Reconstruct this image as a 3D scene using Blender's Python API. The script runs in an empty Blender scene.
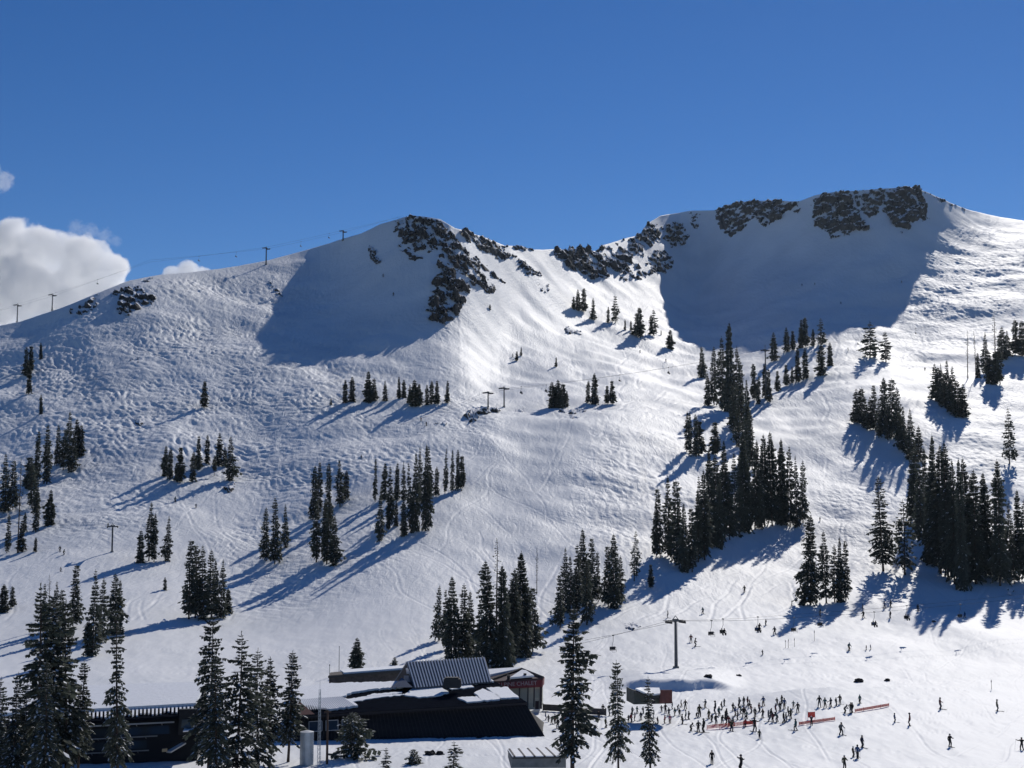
import bpy, bmesh, math, random
import numpy as np
from mathutils import Vector, Matrix
R = math.radians
scene = bpy.context.scene
COL = scene.collection
rng = random.Random(7)

# ------------------------------------------------------------------ camera
F_PX = 1407.0
HORIZON = 520.0
PITCH = math.atan((HORIZON - 384.0) / F_PX)
CAM = Vector((0.0, 0.0, 32.0))
cam_data = bpy.data.cameras.new('camera')
cam_data.sensor_width = 36.0
cam_data.lens = 36.0 * F_PX / 1024.0
cam_data.clip_start = 1.0
cam_data.clip_end = 40000.0
cam = bpy.data.objects.new('camera', cam_data)
COL.objects.link(cam)
cam.location = CAM
cam.rotation_euler = (math.pi / 2 + PITCH, 0, 0)
scene.camera = cam
CP, SP = math.cos(PITCH), math.sin(PITCH)

def ray(u, v):
    x = (u - 512.0) / F_PX
    y = (384.0 - v) / F_PX
    return Vector((x, CP - y * SP, SP + y * CP))

def at(u, v, Y):
    d = ray(u, v)
    return CAM + d * (Y / d.y)

# ------------------------------------------------------------------ light
SUN_EL, SUN_AZ = 32.3, 22.0            # azimuth: degrees to the right of the view direction (+Y)
sd = bpy.data.lights.new('sun', 'SUN')
sd.energy = 3.4
sd.angle = R(0.53)
sd.color = (1.0, 0.95, 0.875)
sun = bpy.data.objects.new('sun', sd)
COL.objects.link(sun)
S = Vector((math.cos(R(SUN_EL)) * math.sin(R(SUN_AZ)), math.cos(R(SUN_EL)) * math.cos(R(SUN_AZ)), math.sin(R(SUN_EL))))
sun.rotation_euler = S.to_track_quat('Z', 'Y').to_euler()
sun.location = (300, 200, 500)
w = bpy.data.worlds.new('World')
scene.world = w
w.use_nodes = True
nt = w.node_tree
sky = nt.nodes.new('ShaderNodeTexSky')
sky.sky_type = 'NISHITA'
sky.sun_disc = False
sky.sun_elevation = R(SUN_EL)
sky.sun_rotation = R(SUN_AZ)
sky.altitude = 2600
sky.air_density = 1.0
sky.dust_density = 0.0
sky.ozone_density = 3.0
bg = nt.nodes['Background']
bg.inputs['Strength'].default_value = 0.072
hs = nt.nodes.new('ShaderNodeHueSaturation')
hs.inputs['Saturation'].default_value = 1.27
hs.inputs['Hue'].default_value = 0.510
nt.links.new(sky.outputs['Color'], hs.inputs['Color'])
nt.links.new(hs.outputs['Color'], bg.inputs['Color'])
vs = scene.view_settings
vs.view_transform = 'Standard'
vs.look = 'None'
vs.exposure = 0.0
vs.gamma = 1.0
vs.use_curve_mapping = False
scene.cycles.max_bounces = 5
scene.cycles.diffuse_bounces = 2
scene.cycles.glossy_bounces = 2
scene.cycles.transparent_max_bounces = 8
scene.cycles.caustics_reflective = False
scene.cycles.caustics_refractive = False

# ------------------------------------------------------------------ materials
MATS = {}
def mat(name, color, rough=0.7, noise=0.0, scale=4.0, bump=0.0, bscale=20.0, metallic=0.0, spec=0.3, emis=None):
    if name in MATS:
        return MATS[name]
    m = bpy.data.materials.new(name)
    m.use_nodes = True
    n = m.node_tree.nodes
    L = m.node_tree.links
    b = n['Principled BSDF']
    b.inputs['Roughness'].default_value = rough
    b.inputs['Metallic'].default_value = metallic
    b.inputs['Specular IOR Level'].default_value = spec
    b.inputs['Base Color'].default_value = (*color, 1)
    if noise > 0 or bump > 0:
        tc = n.new('ShaderNodeTexCoord')
    if noise > 0:
        nz = n.new('ShaderNodeTexNoise'); nz.inputs['Scale'].default_value = scale
        nz.inputs['Detail'].default_value = 5
        L.new(tc.outputs['Object'], nz.inputs['Vector'])
        mr = n.new('ShaderNodeMapRange')
        mr.inputs['From Min'].default_value = 0.3; mr.inputs['From Max'].default_value = 0.7
        mr.inputs['To Min'].default_value = 1 - noise; mr.inputs['To Max'].default_value = 1 + noise
        L.new(nz.outputs['Fac'], mr.inputs['Value'])
        vm = n.new('ShaderNodeVectorMath'); vm.operation = 'SCALE'
        vm.inputs[0].default_value = color
        L.new(mr.outputs['Result'], vm.inputs['Scale'])
        L.new(vm.outputs['Vector'], b.inputs['Base Color'])
    if bump > 0:
        nb = n.new('ShaderNodeTexNoise'); nb.inputs['Scale'].default_value = bscale
        nb.inputs['Detail'].default_value = 4
        L.new(tc.outputs['Object'], nb.inputs['Vector'])
        bp = n.new('ShaderNodeBump'); bp.inputs['Strength'].default_value = bump
        bp.inputs['Distance'].default_value = 0.1
        L.new(nb.outputs['Fac'], bp.inputs['Height'])
        L.new(bp.outputs['Normal'], b.inputs['Normal'])
    MATS[name] = m
    return m

# ------------------------------------------------------------------ scene helpers
def tag(o, label=None, cat=None, group=None, kind=None):
    if label: o['label'] = label
    if cat: o['category'] = cat
    if group: o['group'] = group
    if kind: o['kind'] = kind
    return o

def link_mesh(name, me, parent=None):
    o = bpy.data.objects.new(name, me)
    COL.objects.link(o)
    if parent is not None:
        o.parent = parent
    return o

def empty(name, loc=(0, 0, 0), rz=0.0):
    o = bpy.data.objects.new(name, None)
    COL.objects.link(o)
    o.location = loc
    o.rotation_euler = (0, 0, rz)
    o.empty_display_size = 0.3
    return o

def mesh_np(name, verts, faces, mats, midx=None, smooth=False):
    """faces: (n,k) int array"""
    me = bpy.data.meshes.new(name)
    verts = np.asarray(verts, dtype=np.float32)
    faces = np.asarray(faces, dtype=np.int32)
    n, k = faces.shape
    me.vertices.add(len(verts)); me.vertices.foreach_set('co', verts.ravel())
    me.loops.add(n * k); me.loops.foreach_set('vertex_index', faces.ravel())
    me.polygons.add(n)
    me.polygons.foreach_set('loop_start', np.arange(0, n * k, k, dtype=np.int32))
    me.polygons.foreach_set('loop_total', np.full(n, k, dtype=np.int32))
    for m in (mats if isinstance(mats, (list, tuple)) else [mats]):
        me.materials.append(m)
    if midx is not None:
        me.polygons.foreach_set('material_index', np.asarray(midx, dtype=np.int32))
    if smooth:
        me.polygons.foreach_set('use_smooth', np.ones(n, dtype=bool))
    me.update(calc_edges=True)
    return me

class MB:
    """collects boxes, bars, tubes and polygons, links them as one mesh object"""
    def __init__(self):
        self.bm = bmesh.new(); self.mi = 0
    def _fin(self, fs):
        for f in fs: f.material_index = self.mi
    def box(self, c, s, rz=0.0, taper=1.0):
        hx, hy, hz = s[0] / 2, s[1] / 2, s[2] / 2
        pts = []
        for z, t in ((-hz, 1.0), (hz, taper)):
            for x, y in ((-hx, -hy), (hx, -hy), (hx, hy), (-hx, hy)):
                p = Vector((x * t, y * t, z))
                p.rotate(Matrix.Rotation(rz, 3, 'Z'))
                pts.append(self.bm.verts.new(p + Vector(c)))
        q = pts
        fs = [(0, 3, 2, 1), (4, 5, 6, 7), (0, 1, 5, 4), (1, 2, 6, 5), (2, 3, 7, 6), (3, 0, 4, 7)]
        self._fin([self.bm.faces.new([q[i] for i in f]) for f in fs])
        return self
    def tube(self, a, b, r0, r1=None, n=8, cap=True):
        if r1 is None: r1 = r0
        a, b = Vector(a), Vector(b)
        d = (b - a).normalized()
        x = d.orthogonal().normalized(); y = d.cross(x)
        A = [self.bm.verts.new(a + (x * math.cos(2 * math.pi * i / n) + y * math.sin(2 * math.pi * i / n)) * r0) for i in range(n)]
        B = [self.bm.verts.new(b + (x * math.cos(2 * math.pi * i / n) + y * math.sin(2 * math.pi * i / n)) * r1) for i in range(n)]
        fs = [self.bm.faces.new((A[i], A[(i + 1) % n], B[(i + 1) % n], B[i])) for i in range(n)]
        if cap:
            fs.append(self.bm.faces.new(A[::-1])); fs.append(self.bm.faces.new(B))
        self._fin(fs)
        return self
    def path(self, pts, r, n=6):
        for p, q in zip(pts[:-1], pts[1:]): self.tube(p, q, r, r, n)
        return self
    def poly(self, pts):
        f = self.bm.faces.new([self.bm.verts.new(Vector(p)) for p in pts]); self._fin([f]); return self
    def slab(self, pts, thick):
        """pts: planar polygon (ccw seen from its front); extruded backwards by thick"""
        P = [Vector(p) for p in pts]
        n = Vector((0, 0, 0))
        for i in range(len(P)):
            a, b = P[i], P[(i + 1) % len(P)]
            n += a.cross(b)
        n.normalize()
        A = [self.bm.verts.new(p) for p in P]; B = [self.bm.verts.new(p - n * thick) for p in P]
        k = len(P)
        fs = [self.bm.faces.new(A), self.bm.faces.new(B[::-1])]
        fs += [self.bm.faces.new((A[i], B[i], B[(i + 1) % k], A[(i + 1) % k])) for i in range(k)]
        self._fin(fs); return self
    def mat(self, i):
        self.mi = i; return self
    def build(self, name, mats, parent=None, bevel=0.0, smooth=False):
        bmesh.ops.recalc_face_normals(self.bm, faces=self.bm.faces[:])
        if bevel > 0:
            bmesh.ops.bevel(self.bm, geom=[e for e in self.bm.edges], offset=bevel, segments=1, affect='EDGES', clamp_overlap=True)
        me = bpy.data.meshes.new(name)
        self.bm.to_mesh(me); self.bm.free()
        for m in (mats if isinstance(mats, (list, tuple)) else [mats]): me.materials.append(m)
        if smooth:
            for p in me.polygons: p.use_smooth = True
        return link_mesh(name, me, parent)

# ------------------------------------------------------------------ numpy noise
def _hash(ix, iy, seed):
    h = (ix.astype(np.int64) * 374761393 + iy.astype(np.int64) * 668265263 + seed * 1442695041) & 0xFFFFFFFF
    h = ((h ^ (h >> 13)) * 1274126177) & 0xFFFFFFFF
    h = (h ^ (h >> 16)) & 0xFFFFFFFF
    return h / 4294967295.0

def vnoise(x, y, seed=0):
    ix, iy = np.floor(x), np.floor(y)
    fx, fy = x - ix, y - iy
    ix = ix.astype(np.int64); iy = iy.astype(np.int64)
    sx = fx * fx * fx * (fx * (fx * 6 - 15) + 10); sy = fy * fy * fy * (fy * (fy * 6 - 15) + 10)
    def g(i, j):
        a = _hash(ix + i, iy + j, seed) * 2 * np.pi
        return np.cos(a) * (fx - i) + np.sin(a) * (fy - j)
    n0 = g(0, 0) * (1 - sx) + g(1, 0) * sx
    n1 = g(0, 1) * (1 - sx) + g(1, 1) * sx
    return (n0 * (1 - sy) + n1 * sy) * 1.4

def fbm(x, y, octv=4, seed=0, gain=0.5):
    a, f, s = 1.0, 1.0, 0.0
    for i in range(octv):
        s = s + a * vnoise(x * f, y * f, seed + i * 17)
        a *= gain; f *= 2.03
    return s

def cell(x, y, seed=0):
    """distance to nearest jittered feature point"""
    ix, iy = np.floor(x).astype(np.int64), np.floor(y).astype(np.int64)
    best = np.full(x.shape, 9.0)
    for i in (-1, 0, 1):
        for j in (-1, 0, 1):
            px = ix + i + 0.15 + 0.7 * _hash(ix + i, iy + j, seed)
            py = iy + j + 0.15 + 0.7 * _hash(ix + i, iy + j, seed + 5)
            best = np.minimum(best, (px - x) ** 2 + (py - y) ** 2)
    return np.sqrt(best)

def sstep(a, b, x):
    t = np.clip((x - a) / (b - a), 0, 1)
    return t * t * (3 - 2 * t)
# places (in photograph pixels) with mogul fields: u, v, half width, half height, height, softness, tilt
MOGUL_AREAS = [
    (170, 390, 230, 90, 1.0, .5, 0), (230, 300, 110, 40, 1.0, .5, 0), (80, 480, 110, 60, .8, .5, 0), (300, 440, 140, 60, .8, .6, 0),
    (380, 350, 130, 60, .35, .5, 0), (960, 290, 110, 60, .9, .4, -20), (660, 320, 110, 40, .5, .6, 20), (640, 480, 60, 70, .6, .5, 25), (360, 545, 60, 30, .5, .6, -20), (460, 420, 40, 30, .5, .6, 0),
    (980, 440, 60, 60, .5, .5, 0), (860, 520, 50, 60, .5, .6, 0), (270, 560, 60, 50, .6, .6, 0), (770, 260, 130, 60, .4, .5, 0), (370, 290, 60, 60, .45, .5, 0),
]
DRIFTS = [(935, 622, 70, 9, 1.5, .9, 14), (880, 646, 45, 8, 1.0, .9, 4), (1000, 648, 70, 9, 1.4, .9, 10), (800, 655, 50, 7, .8, .9, -4)]
# ------------------------------------------------------------------ terrain
SKY_LINE = [(-420, 352), (-200, 350), (-60, 335), (0, 325), (20, 321), (60, 308), (100, 292), (130, 281), (160, 275), (210, 270), (240, 266), (265, 262),
    (300, 252), (330, 243), (360, 233), (380, 224), (405, 217), (420, 216), (440, 219), (455, 228), (470, 232), (490, 239),
    (505, 246), (520, 246), (533, 250), (545, 250), (560, 249), (580, 249), (596, 251), (603, 245), (620, 240), (640, 235),
    (647, 224), (660, 216), (690, 211), (715, 210), (728, 205), (745, 202), (775, 201), (800, 201), (815, 195), (835, 191),
    (870, 189), (900, 187), (915, 188), (930, 194), (950, 203), (970, 210), (1000, 217), (1024, 221), (1100, 232), (1250, 262), (1450, 300)]
# slope of the ground along the line of sight (rise over run) at places in the photograph
SLOPE = [
    # valley floor
    (-300, 768, 0), (0, 768, 0), (250, 768, 0), (500, 768, 0), (750, 768, 0), (1024, 768, 0), (1300, 768, 0),
    (0, 720, 0.0), (250, 720, 0.0), (500, 720, 0.0), (750, 720, 0.0), (1024, 720, 0.0), (1300, 720, 0), (-300, 720, 0),
    (-300, 680, .05), (0, 680, .05), (250, 675, .03), (500, 680, .02), (750, 680, 0.02), (1024, 680, 0.02), (1300, 680, .03),
    (-300, 620, .14), (0, 620, .15), (150, 620, .15), (300, 620, .15), (450, 640, .12), (600, 640, .10), (750, 640, .08), (900, 640, .075), (1024, 640, .08), (1300, 640, .06),
    (0, 560, .22), (150, 560, .22), (300, 560, .25), (420, 560, .26), (550, 560, .28), (680, 560, .26), (800, 580, .18), (920, 580, .20), (1024, 580, .2), (1300, 580, .2), (-300, 560, .18),
    (0, 500, .30), (150, 500, .32), (300, 500, .33), (420, 500, .32), (550, 490, .34), (680, 480, .29), (820, 500, .31), (920, 500, .33), (1024, 500, .32), (1300, 500, .28), (-300, 500, .24),
    (0, 430, .385), (150, 430, .39), (280, 430, .385), (400, 435, .36), (470, 440, .34), (550, 440, .33), (620, 440, .30), (680, 430, .25), (820, 420, .31), (760, 400, .26), (920, 420, .30), (1024, 420, .31), (1300, 420, .3), (-300, 430, .34),
    (300, 390, .40), (400, 395, .24), (490, 395, .20), (560, 395, .20), (680, 385, .22), (820, 375, .31), (760, 365, .28), (690, 355, .26), (920, 360, .29), (1024, 370, .30),
    (0, 370, .42), (130, 370, .44), (230, 360, .45), (600, 340, .30), (680, 340, .30), (-300, 390, .42),
    (10, 335, .42), (90, 330, .60), (130, 335, .52), (30, 350, .42), (200, 310, .46), (270, 330, .40), (230, 350, .38), (330, 350, .36), (60, 315, .55), (200, 285, .50), (250, 275, .50), (285, 268, .52), (285, 295, .46),
    (300, 350, .36), (308, 315, .40), (315, 285, .46), (315, 260, .55), (345, 400, .31), (345, 380, .31), (352, 364, .36), (345, 335, .44), (345, 305, .52), (345, 275, .64), (345, 250, .70),
    (390, 402, .31), (390, 385, .34), (390, 364, .40), (390, 335, .50), (390, 305, .66), (390, 275, .84), (390, 240, .92),
    (435, 395, .32), (430, 375, .36), (430, 352, .43), (435, 328, .58), (435, 300, .85), (435, 270, .95), (435, 240, .95),
    (475, 392, .34), (475, 372, .36), (475, 345, .46), (475, 320, .64), (475, 295, .85), (468, 260, .88),
    (530, 385, .28), (525, 365, .34), (525, 335, .50), (525, 300, .66), (530, 268, .66), (580, 345, .36), (580, 318, .46), (580, 285, .50), (620, 345, .34),
    (600, 265, .70), (630, 255, .60), (630, 285, .50), (630, 312, .40), (650, 235, .62),
    (655, 275, .54), (655, 300, .44), (692, 330, .30), (695, 310, .34), (695, 290, .48), (695, 270, .72), (692, 240, 1.0), (692, 218, 1.2), (725, 315, .40), (725, 290, .60), (725, 260, .85),
    (760, 330, .36), (760, 300, .44), (760, 270, .66), (760, 240, .95), (760, 215, 1.3),
    (860, 340, .34), (860, 310, .42), (860, 280, .66), (860, 240, .95), (860, 210, 1.3),
    (905, 300, .50), (905, 272, .68), (905, 240, .9), (950, 330, .42), (950, 300, .45), (950, 270, .50), (950, 240, .58), (950, 215, .60),
    (1024, 330, .42), (1024, 300, .46), (1024, 270, .46), (1024, 240, .42), (1100, 300, .42), (1300, 320, .42), (1300, 280, .42),
]
PROF_U = np.concatenate([np.arange(-420, -20, 8.0), np.arange(-20, 1044, 1.2), np.arange(1044, 1452, 8.0)])
NU = len(PROF_U)
NV = 1000
V_END = 900.0

def tps_fit(pts, lam=0.002):
    P = np.array([(p[0] / 500.0, p[1] / 250.0) for p in pts]); vals = np.array([p[2] for p in pts], dtype=float)
    n = len(P)
    r2 = ((P[:, None, :] - P[None, :, :]) ** 2).sum(-1)
    K = 0.5 * r2 * np.log(r2 + 1e-12)
    A = np.zeros((n + 3, n + 3)); A[:n, :n] = K + lam * np.eye(n)
    A[:n, n] = 1; A[:n, n + 1:] = P; A[n:, :n] = A[:n, n:].T
    sol = np.linalg.solve(A, np.concatenate([vals, np.zeros(3)]))
    return P, sol
def tps_eval(fit, u, v):
    P, sol = fit
    n = len(P)
    X = u / 500.0; Yv = v / 250.0
    out = sol[n] + sol[n + 1] * X + sol[n + 2] * Yv
    for i in range(n):
        r2 = (X - P[i, 0]) ** 2 + (Yv - P[i, 1]) ** 2
        out = out + sol[i] * 0.5 * r2 * np.log(r2 + 1e-12)
    return out

sl = np.array(SKY_LINE, dtype=float)
vsky = np.interp(PROF_U, sl[:, 0], sl[:, 1])
_du = np.arange(-420, 1452, 1.5)
t = np.linspace(0, 1, NV)
# rows get denser towards the far end, where the ground is seen at its steepest scale
tt = t ** 1.0
VV = V_END + (vsky[None, :] - V_END) * tt[:, None]          # (NV, NU), near to far
UU = np.broadcast_to(PROF_U[None, :], VV.shape)
fit = tps_fit(SLOPE)
# coarse evaluation, then bilinear resampling keeps this fast
cu = np.arange(-430, 1470, 10.0); cv = np.arange(175, 911, 5.0)
CU, CV = np.meshgrid(cu, cv)
CS = tps_eval(fit, CU, CV)
for _ in range(5):
    B = CS.copy(); B[:, 1:-1] = 0.25 * CS[:, :-2] + 0.5 * CS[:, 1:-1] + 0.25 * CS[:, 2:]; CS = B
def resample(G, u, v):
    x = np.clip((u - cu[0]) / 10.0, 0, len(cu) - 1.001); y = np.clip((v - cv[0]) / 5.0, 0, len(cv) - 1.001)
    i = x.astype(int); j = y.astype(int); fx = x - i; fy = y - j
    return (G[j, i] * (1 - fx) + G[j, i + 1] * fx) * (1 - fy) + (G[j + 1, i] * (1 - fx) + G[j + 1, i + 1] * fx) * fy
def tan_el(v):
    y = (384.0 - v) / F_PX
    return (SP + y * CP) / (CP - y * SP)
TT = tan_el(VV)
Z0 = -32.0
fv = np.arange(V_END, 170.0, -0.5)                          # integrate on one fixed set of rows
FV, FU = np.meshgrid(fv, PROF_U, indexing='ij')
FS = resample(CS, FU, FV)
FT = tan_el(FV)
FS = np.where(FV > 790, 0.0, FS)
FS = np.maximum(FS, FT + 0.045)
FL = np.zeros_like(FV)
FL[0] = np.log(Z0 / FT[0])
for k in range(1, len(fv)):
    s = 0.5 * (FS[k] + FS[k - 1])
    FL[k] = FL[k - 1] + np.log((s - FT[k - 1]) / (s - FT[k]))
rowf = np.clip((V_END - VV) / 0.5, 0, len(fv) - 1.001)
r0 = rowf.astype(int); rf = rowf - r0
colI = np.broadcast_to(np.arange(NU)[None, :], VV.shape)
YY = np.exp(FL[r0, colI] * (1 - rf) + FL[r0 + 1, colI] * rf)
SS = FS[r0, colI]
# smooth the range across neighbouring columns a little so that no creases run up the hill
def blur_u(A, n):
    for _ in range(n):
        B = A.copy(); B[:, 1:-1] = 0.25 * A[:, :-2] + 0.5 * A[:, 1:-1] + 0.25 * A[:, 2:]; A = B
    return A
LY = np.log(YY)

XX = (UU - 512.0) / F_PX * YY * (1.0 / (CP - (384.0 - VV) / F_PX * SP))
ZZ = CAM.z + YY * TT
# ground behind the crest falls away
back = []
for k, (dy, dz) in enumerate(((6, -1.0), (20, -6), (60, -30), (160, -100), (420, -260), (900, -420), (2500, -560), (9000, -700))):
    back.append((XX[-1] * (1 + dy / YY[-1]), YY[-1] + dy, ZZ[-1] + dz))
# ground in front of and below the frame
front = []
for yv in (-160, -60, 0, 40, 75):
    front.append((XX[0], np.full(NU, float(yv)), ZZ[0]))
GX = np.vstack([f[0] for f in front] + [XX] + [b[0] for b in back])
GY = np.vstack([f[1] for f in front] + [YY] + [b[1] for b in back])
GZ = np.vstack([f[2] for f in front] + [ZZ] + [b[2] for b in back])
NF = len(front); NB = len(back)

# ---- relief: moguls, wind ripples, tracks, drifts (real height on the mesh)
def ell(u0, v0, ru, rv, soft=0.5, ang=0.0):
    c, s = math.cos(R(ang)), math.sin(R(ang))
    du, dv = UU - u0, VV - v0
    a, b = (du * c + dv * s) / ru, (-du * s + dv * c) / rv
    d = np.sqrt(a * a + b * b)
    return 1 - sstep(1 - soft, 1 + soft, d)
mog = np.zeros_like(VV)
for (u0, v0, ru, rv, a, sft, ang) in MOGUL_AREAS:
    mog = np.maximum(mog, a * ell(u0, v0, ru, rv, sft, ang))
smooth_area = np.zeros_like(VV)
wx = XX + 6 * fbm(XX / 30, YY / 30, 2, 3); wy = YY + 6 * fbm(XX / 30 + 50, YY / 30, 2, 4)
patch = 0.55 + 0.9 * np.clip(fbm(XX / 45, YY / 45, 3, 21) + 0.35, 0, 1)
size = 3.3
c1 = cell(wx / size, wy / (size * 1.5), 11)
rdg = 0.5 - np.abs(vnoise(wx / 3.0 + 0.25 * wy, wy / 6.5, 61)) * 1.6
bumps = (0.60 - c1) * 0.9 + 0.75 * rdg + 0.3 * fbm(XX / 1.9, YY / 2.6, 2, 8)
dz = mog * patch * bumps * 0.72
# broad rolls of the snow cover and fine wind texture
dz += 2.6 * (fbm(XX / 75, YY / 75, 3, 31) + 0.4 * fbm(XX / 24, YY / 30, 2, 37)) * sstep(330, 520, YY) * (1 - sstep(0.7, 1.0, TT / np.maximum(SS, .01)))
dz += 0.10 * fbm(XX / 4.0, YY / 9.0, 3, 41)
for (u0, v0, ru, rv, h, sft, ang) in DRIFTS:
    dz += h * ell(u0, v0, ru, rv, sft, ang)
# ski tracks: narrow curving grooves with a raised lip
_g = np.random.default_rng(77)
def tracks(n, mask, x0, x1, y0, y1, width, depth, th0, th1, wig, length):
    sel = np.argwhere(mask); px_ = XX[mask]; py_ = YY[mask]; acc = np.zeros(px_.shape)
    for i in range(n):
        cx, cy, th = _g.uniform(x0, x1), _g.uniform(y0, y1), _g.uniform(th0, th1)
        c, s_ = math.cos(th), math.sin(th)
        a_ = (px_ - cx) * c + (py_ - cy) * s_; b_ = -(px_ - cx) * s_ + (py_ - cy) * c
        k1, k2, p1, p2 = _g.uniform(.04, .12), _g.uniform(.15, .3), _g.uniform(0, 6.28), _g.uniform(0, 6.28)
        d = b_ - wig * np.sin(a_ * k1 + p1) - wig * .18 * np.sin(a_ * k2 + p2)
        near = np.abs(d) < width * 4
        L_ = length * _g.uniform(.5, 1.3)
        f = 1 - sstep(L_ * .8, L_, np.abs(a_))
        acc += np.where(near, f * (-depth * np.exp(-(d / width) ** 2) + depth * .5 * np.exp(-((np.abs(d) - width * 1.9) / width) ** 2)), 0)
    dz[mask] += acc
tracks(230, (VV > 596) & (VV < 780), -60, 130, 170, 340, .17, .055, -.5, 1.9, 1.6, 45)
tracks(150, (VV > 380) & (VV <= 620), -190, 230, 320, 640, .40, .085, .8, 2.2, 1.8, 70)
tracks(80, (VV > 300) & (VV <= 420), 0, 420, 560, 950, .7, .12, .9, 2.2, 2.2, 80)
# wind-cut bank whose steep face is turned to the viewer
bu = sstep(598, 650, UU) * (1 - sstep(700, 752, UU))
bl = 690.2 + 0.9 * np.sin(UU / 17.0) + 0.4 * np.sin(UU / 6.0)
dz += 1.9 * bu * (1 - sstep(bl - 1.3, bl + 0.6, VV)) * sstep(660, 688, VV)
# the rounded edge of the near field, with a dip behind it
kl = np.interp(UU, [600, 760, 860, 940, 1024, 1200, 1450], [702, 698, 701, 697, 686.5, 672, 660])
kd = VV - kl
kn = np.where(kd > 0, np.exp(-(kd / 34.0) ** 2), np.exp(-(kd / 4.5) ** 2))
dz += 2.3 * kn * sstep(720, 840, UU)
edge = sstep(0, 14, VV - vsky[None, :])
dz *= 0.25 + 0.75 * edge
ZZ2 = ZZ + dz
GZ[NF:NF + NV] = ZZ2
nr = GX.shape[0]
idx = np.arange(nr * NU).reshape(nr, NU)
faces = np.stack([idx[:-1, :-1], idx[:-1, 1:], idx[1:, 1:], idx[1:, :-1]], -1).reshape(-1, 4)
verts = np.stack([GX, GY, GZ], -1).reshape(-1, 3)

def snow_material():
    m = bpy.data.materials.new('snow')
    m.use_nodes = True
    n, L = m.node_tree.nodes, m.node_tree.links
    b = n['Principled BSDF']
    b.inputs['Roughness'].default_value = 0.65
    b.inputs['Specular IOR Level'].default_value = 0.25
    tc = n.new('ShaderNodeTexCoord')
    nz = n.new('ShaderNodeTexNoise'); nz.inputs['Scale'].default_value = 0.03; nz.inputs['Detail'].default_value = 8
    L.new(tc.outputs['Object'], nz.inputs['Vector'])
    cr = n.new('ShaderNodeValToRGB')
    cr.color_ramp.elements[0].position = 0.35; cr.color_ramp.elements[0].color = (0.76, 0.78, 0.80, 1)
    cr.color_ramp.elements[1].position = 0.65; cr.color_ramp.elements[1].color = (0.86, 0.87, 0.88, 1)
    L.new(nz.outputs['Fac'], cr.inputs['Fac'])
    L.new(cr.outputs['Color'], b.inputs['Base Color'])
    # small relief: ski tracks (stretched down the hill) and crust
    mp = n.new('ShaderNodeMapping'); mp.inputs['Scale'].default_value = (0.9, 0.18, 0.5); mp.inputs['Rotation'].default_value = (0, 0, 0.5)
    L.new(tc.outputs['Object'], mp.inputs['Vector'])
    t1 = n.new('ShaderNodeTexNoise'); t1.inputs['Scale'].default_value = 0.55; t1.inputs['Detail'].default_value = 6; t1.inputs['Distortion'].default_value = 1.2
    L.new(mp.outputs['Vector'], t1.inputs['Vector'])
    t2 = n.new('ShaderNodeTexNoise'); t2.inputs['Scale'].default_value = 0.9; t2.inputs['Detail'].default_value = 5
    L.new(tc.outputs['Object'], t2.inputs['Vector'])
    ad = n.new('ShaderNodeMath'); ad.operation = 'MULTIPLY_ADD'; ad.inputs[1].default_value = 0.6
    L.new(t2.outputs['Fac'], ad.inputs[0]); L.new(t1.outputs['Fac'], ad.inputs[2])
    bp = n.new('ShaderNodeBump'); bp.inputs['Distance'].default_value = 0.5
    n3 = n.new('ShaderNodeTexNoise'); n3.inputs['Scale'].default_value = 0.018; n3.inputs['Detail'].default_value = 3
    L.new(tc.outputs['Object'], n3.inputs['Vector'])
    at_ = n.new('ShaderNodeAttribute'); at_.attribute_name = 'rough'
    m3 = n.new('ShaderNodeMath'); m3.operation = 'MULTIPLY'; L.new(n3.outputs['Fac'], m3.inputs[0]); L.new(at_.outputs['Fac'], m3.inputs[1])
    L.new(m3.outputs['Value'], bp.inputs['Strength'])
    L.new(ad.outputs['Value'], bp.inputs['Height'])
    L.new(bp.outputs['Normal'], b.inputs['Normal'])
    return m
SNOW = snow_material()
me = mesh_np('ground', verts, faces, SNOW, smooth=True)
rough_ = np.full(GX.shape, 0.3)
rough_[NF:NF + NV] = 0.22 + 0.75 * np.clip(mog, 0, 1) + 0.75 * sstep(640, 560, VV)
at_r = me.attributes.new('rough', 'FLOAT', 'POINT'); at_r.data.foreach_set('value', rough_.astype(np.float32).ravel())
ground = link_mesh('ground', me)
tag(ground, kind='structure')
bpy.context.view_layer.update()

def hit(u, v):
    """the spot on the snow seen at a place in the photograph"""
    d = ray(u, v).normalized()
    ok, loc, nor, _ = ground.ray_cast(CAM, d)
    if not ok:
        p = at(u, v, 900)
        return p, Vector((0, 0, 1))
    return loc, nor
def surf(u, v):
    """the snow surface (arrays) seen at places in the photograph"""
    u = np.asarray(u, float); v = np.asarray(v, float)
    ci = np.interp(u, PROF_U, np.arange(NU)); vs_ = np.interp(u, PROF_U, vsky)
    ri = np.clip((V_END - v) / (V_END - vs_), 0, 1) * (NV - 1)
    i = np.clip(ci.astype(int), 0, NU - 2); j = np.clip(ri.astype(int), 0, NV - 2)
    fx = ci - i; fy = ri - j
    out = []
    for G in (GX[NF:NF + NV], GY[NF:NF + NV], GZ[NF:NF + NV]):
        out.append((G[j, i] * (1 - fx) + G[j, i + 1] * fx) * (1 - fy) + (G[j + 1, i] * (1 - fx) + G[j + 1, i + 1] * fx) * fy)
    return np.stack(out, -1)
def ground_z(x, y, z0=600.0):
    ok, loc, nor, _ = ground.ray_cast(Vector((x, y, z0)), Vector((0, 0, -1)))
    return loc.z if ok else 0.0
def px(n, Y):
    """metres that n pixels span at range Y"""
    return n * Y / F_PX
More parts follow.
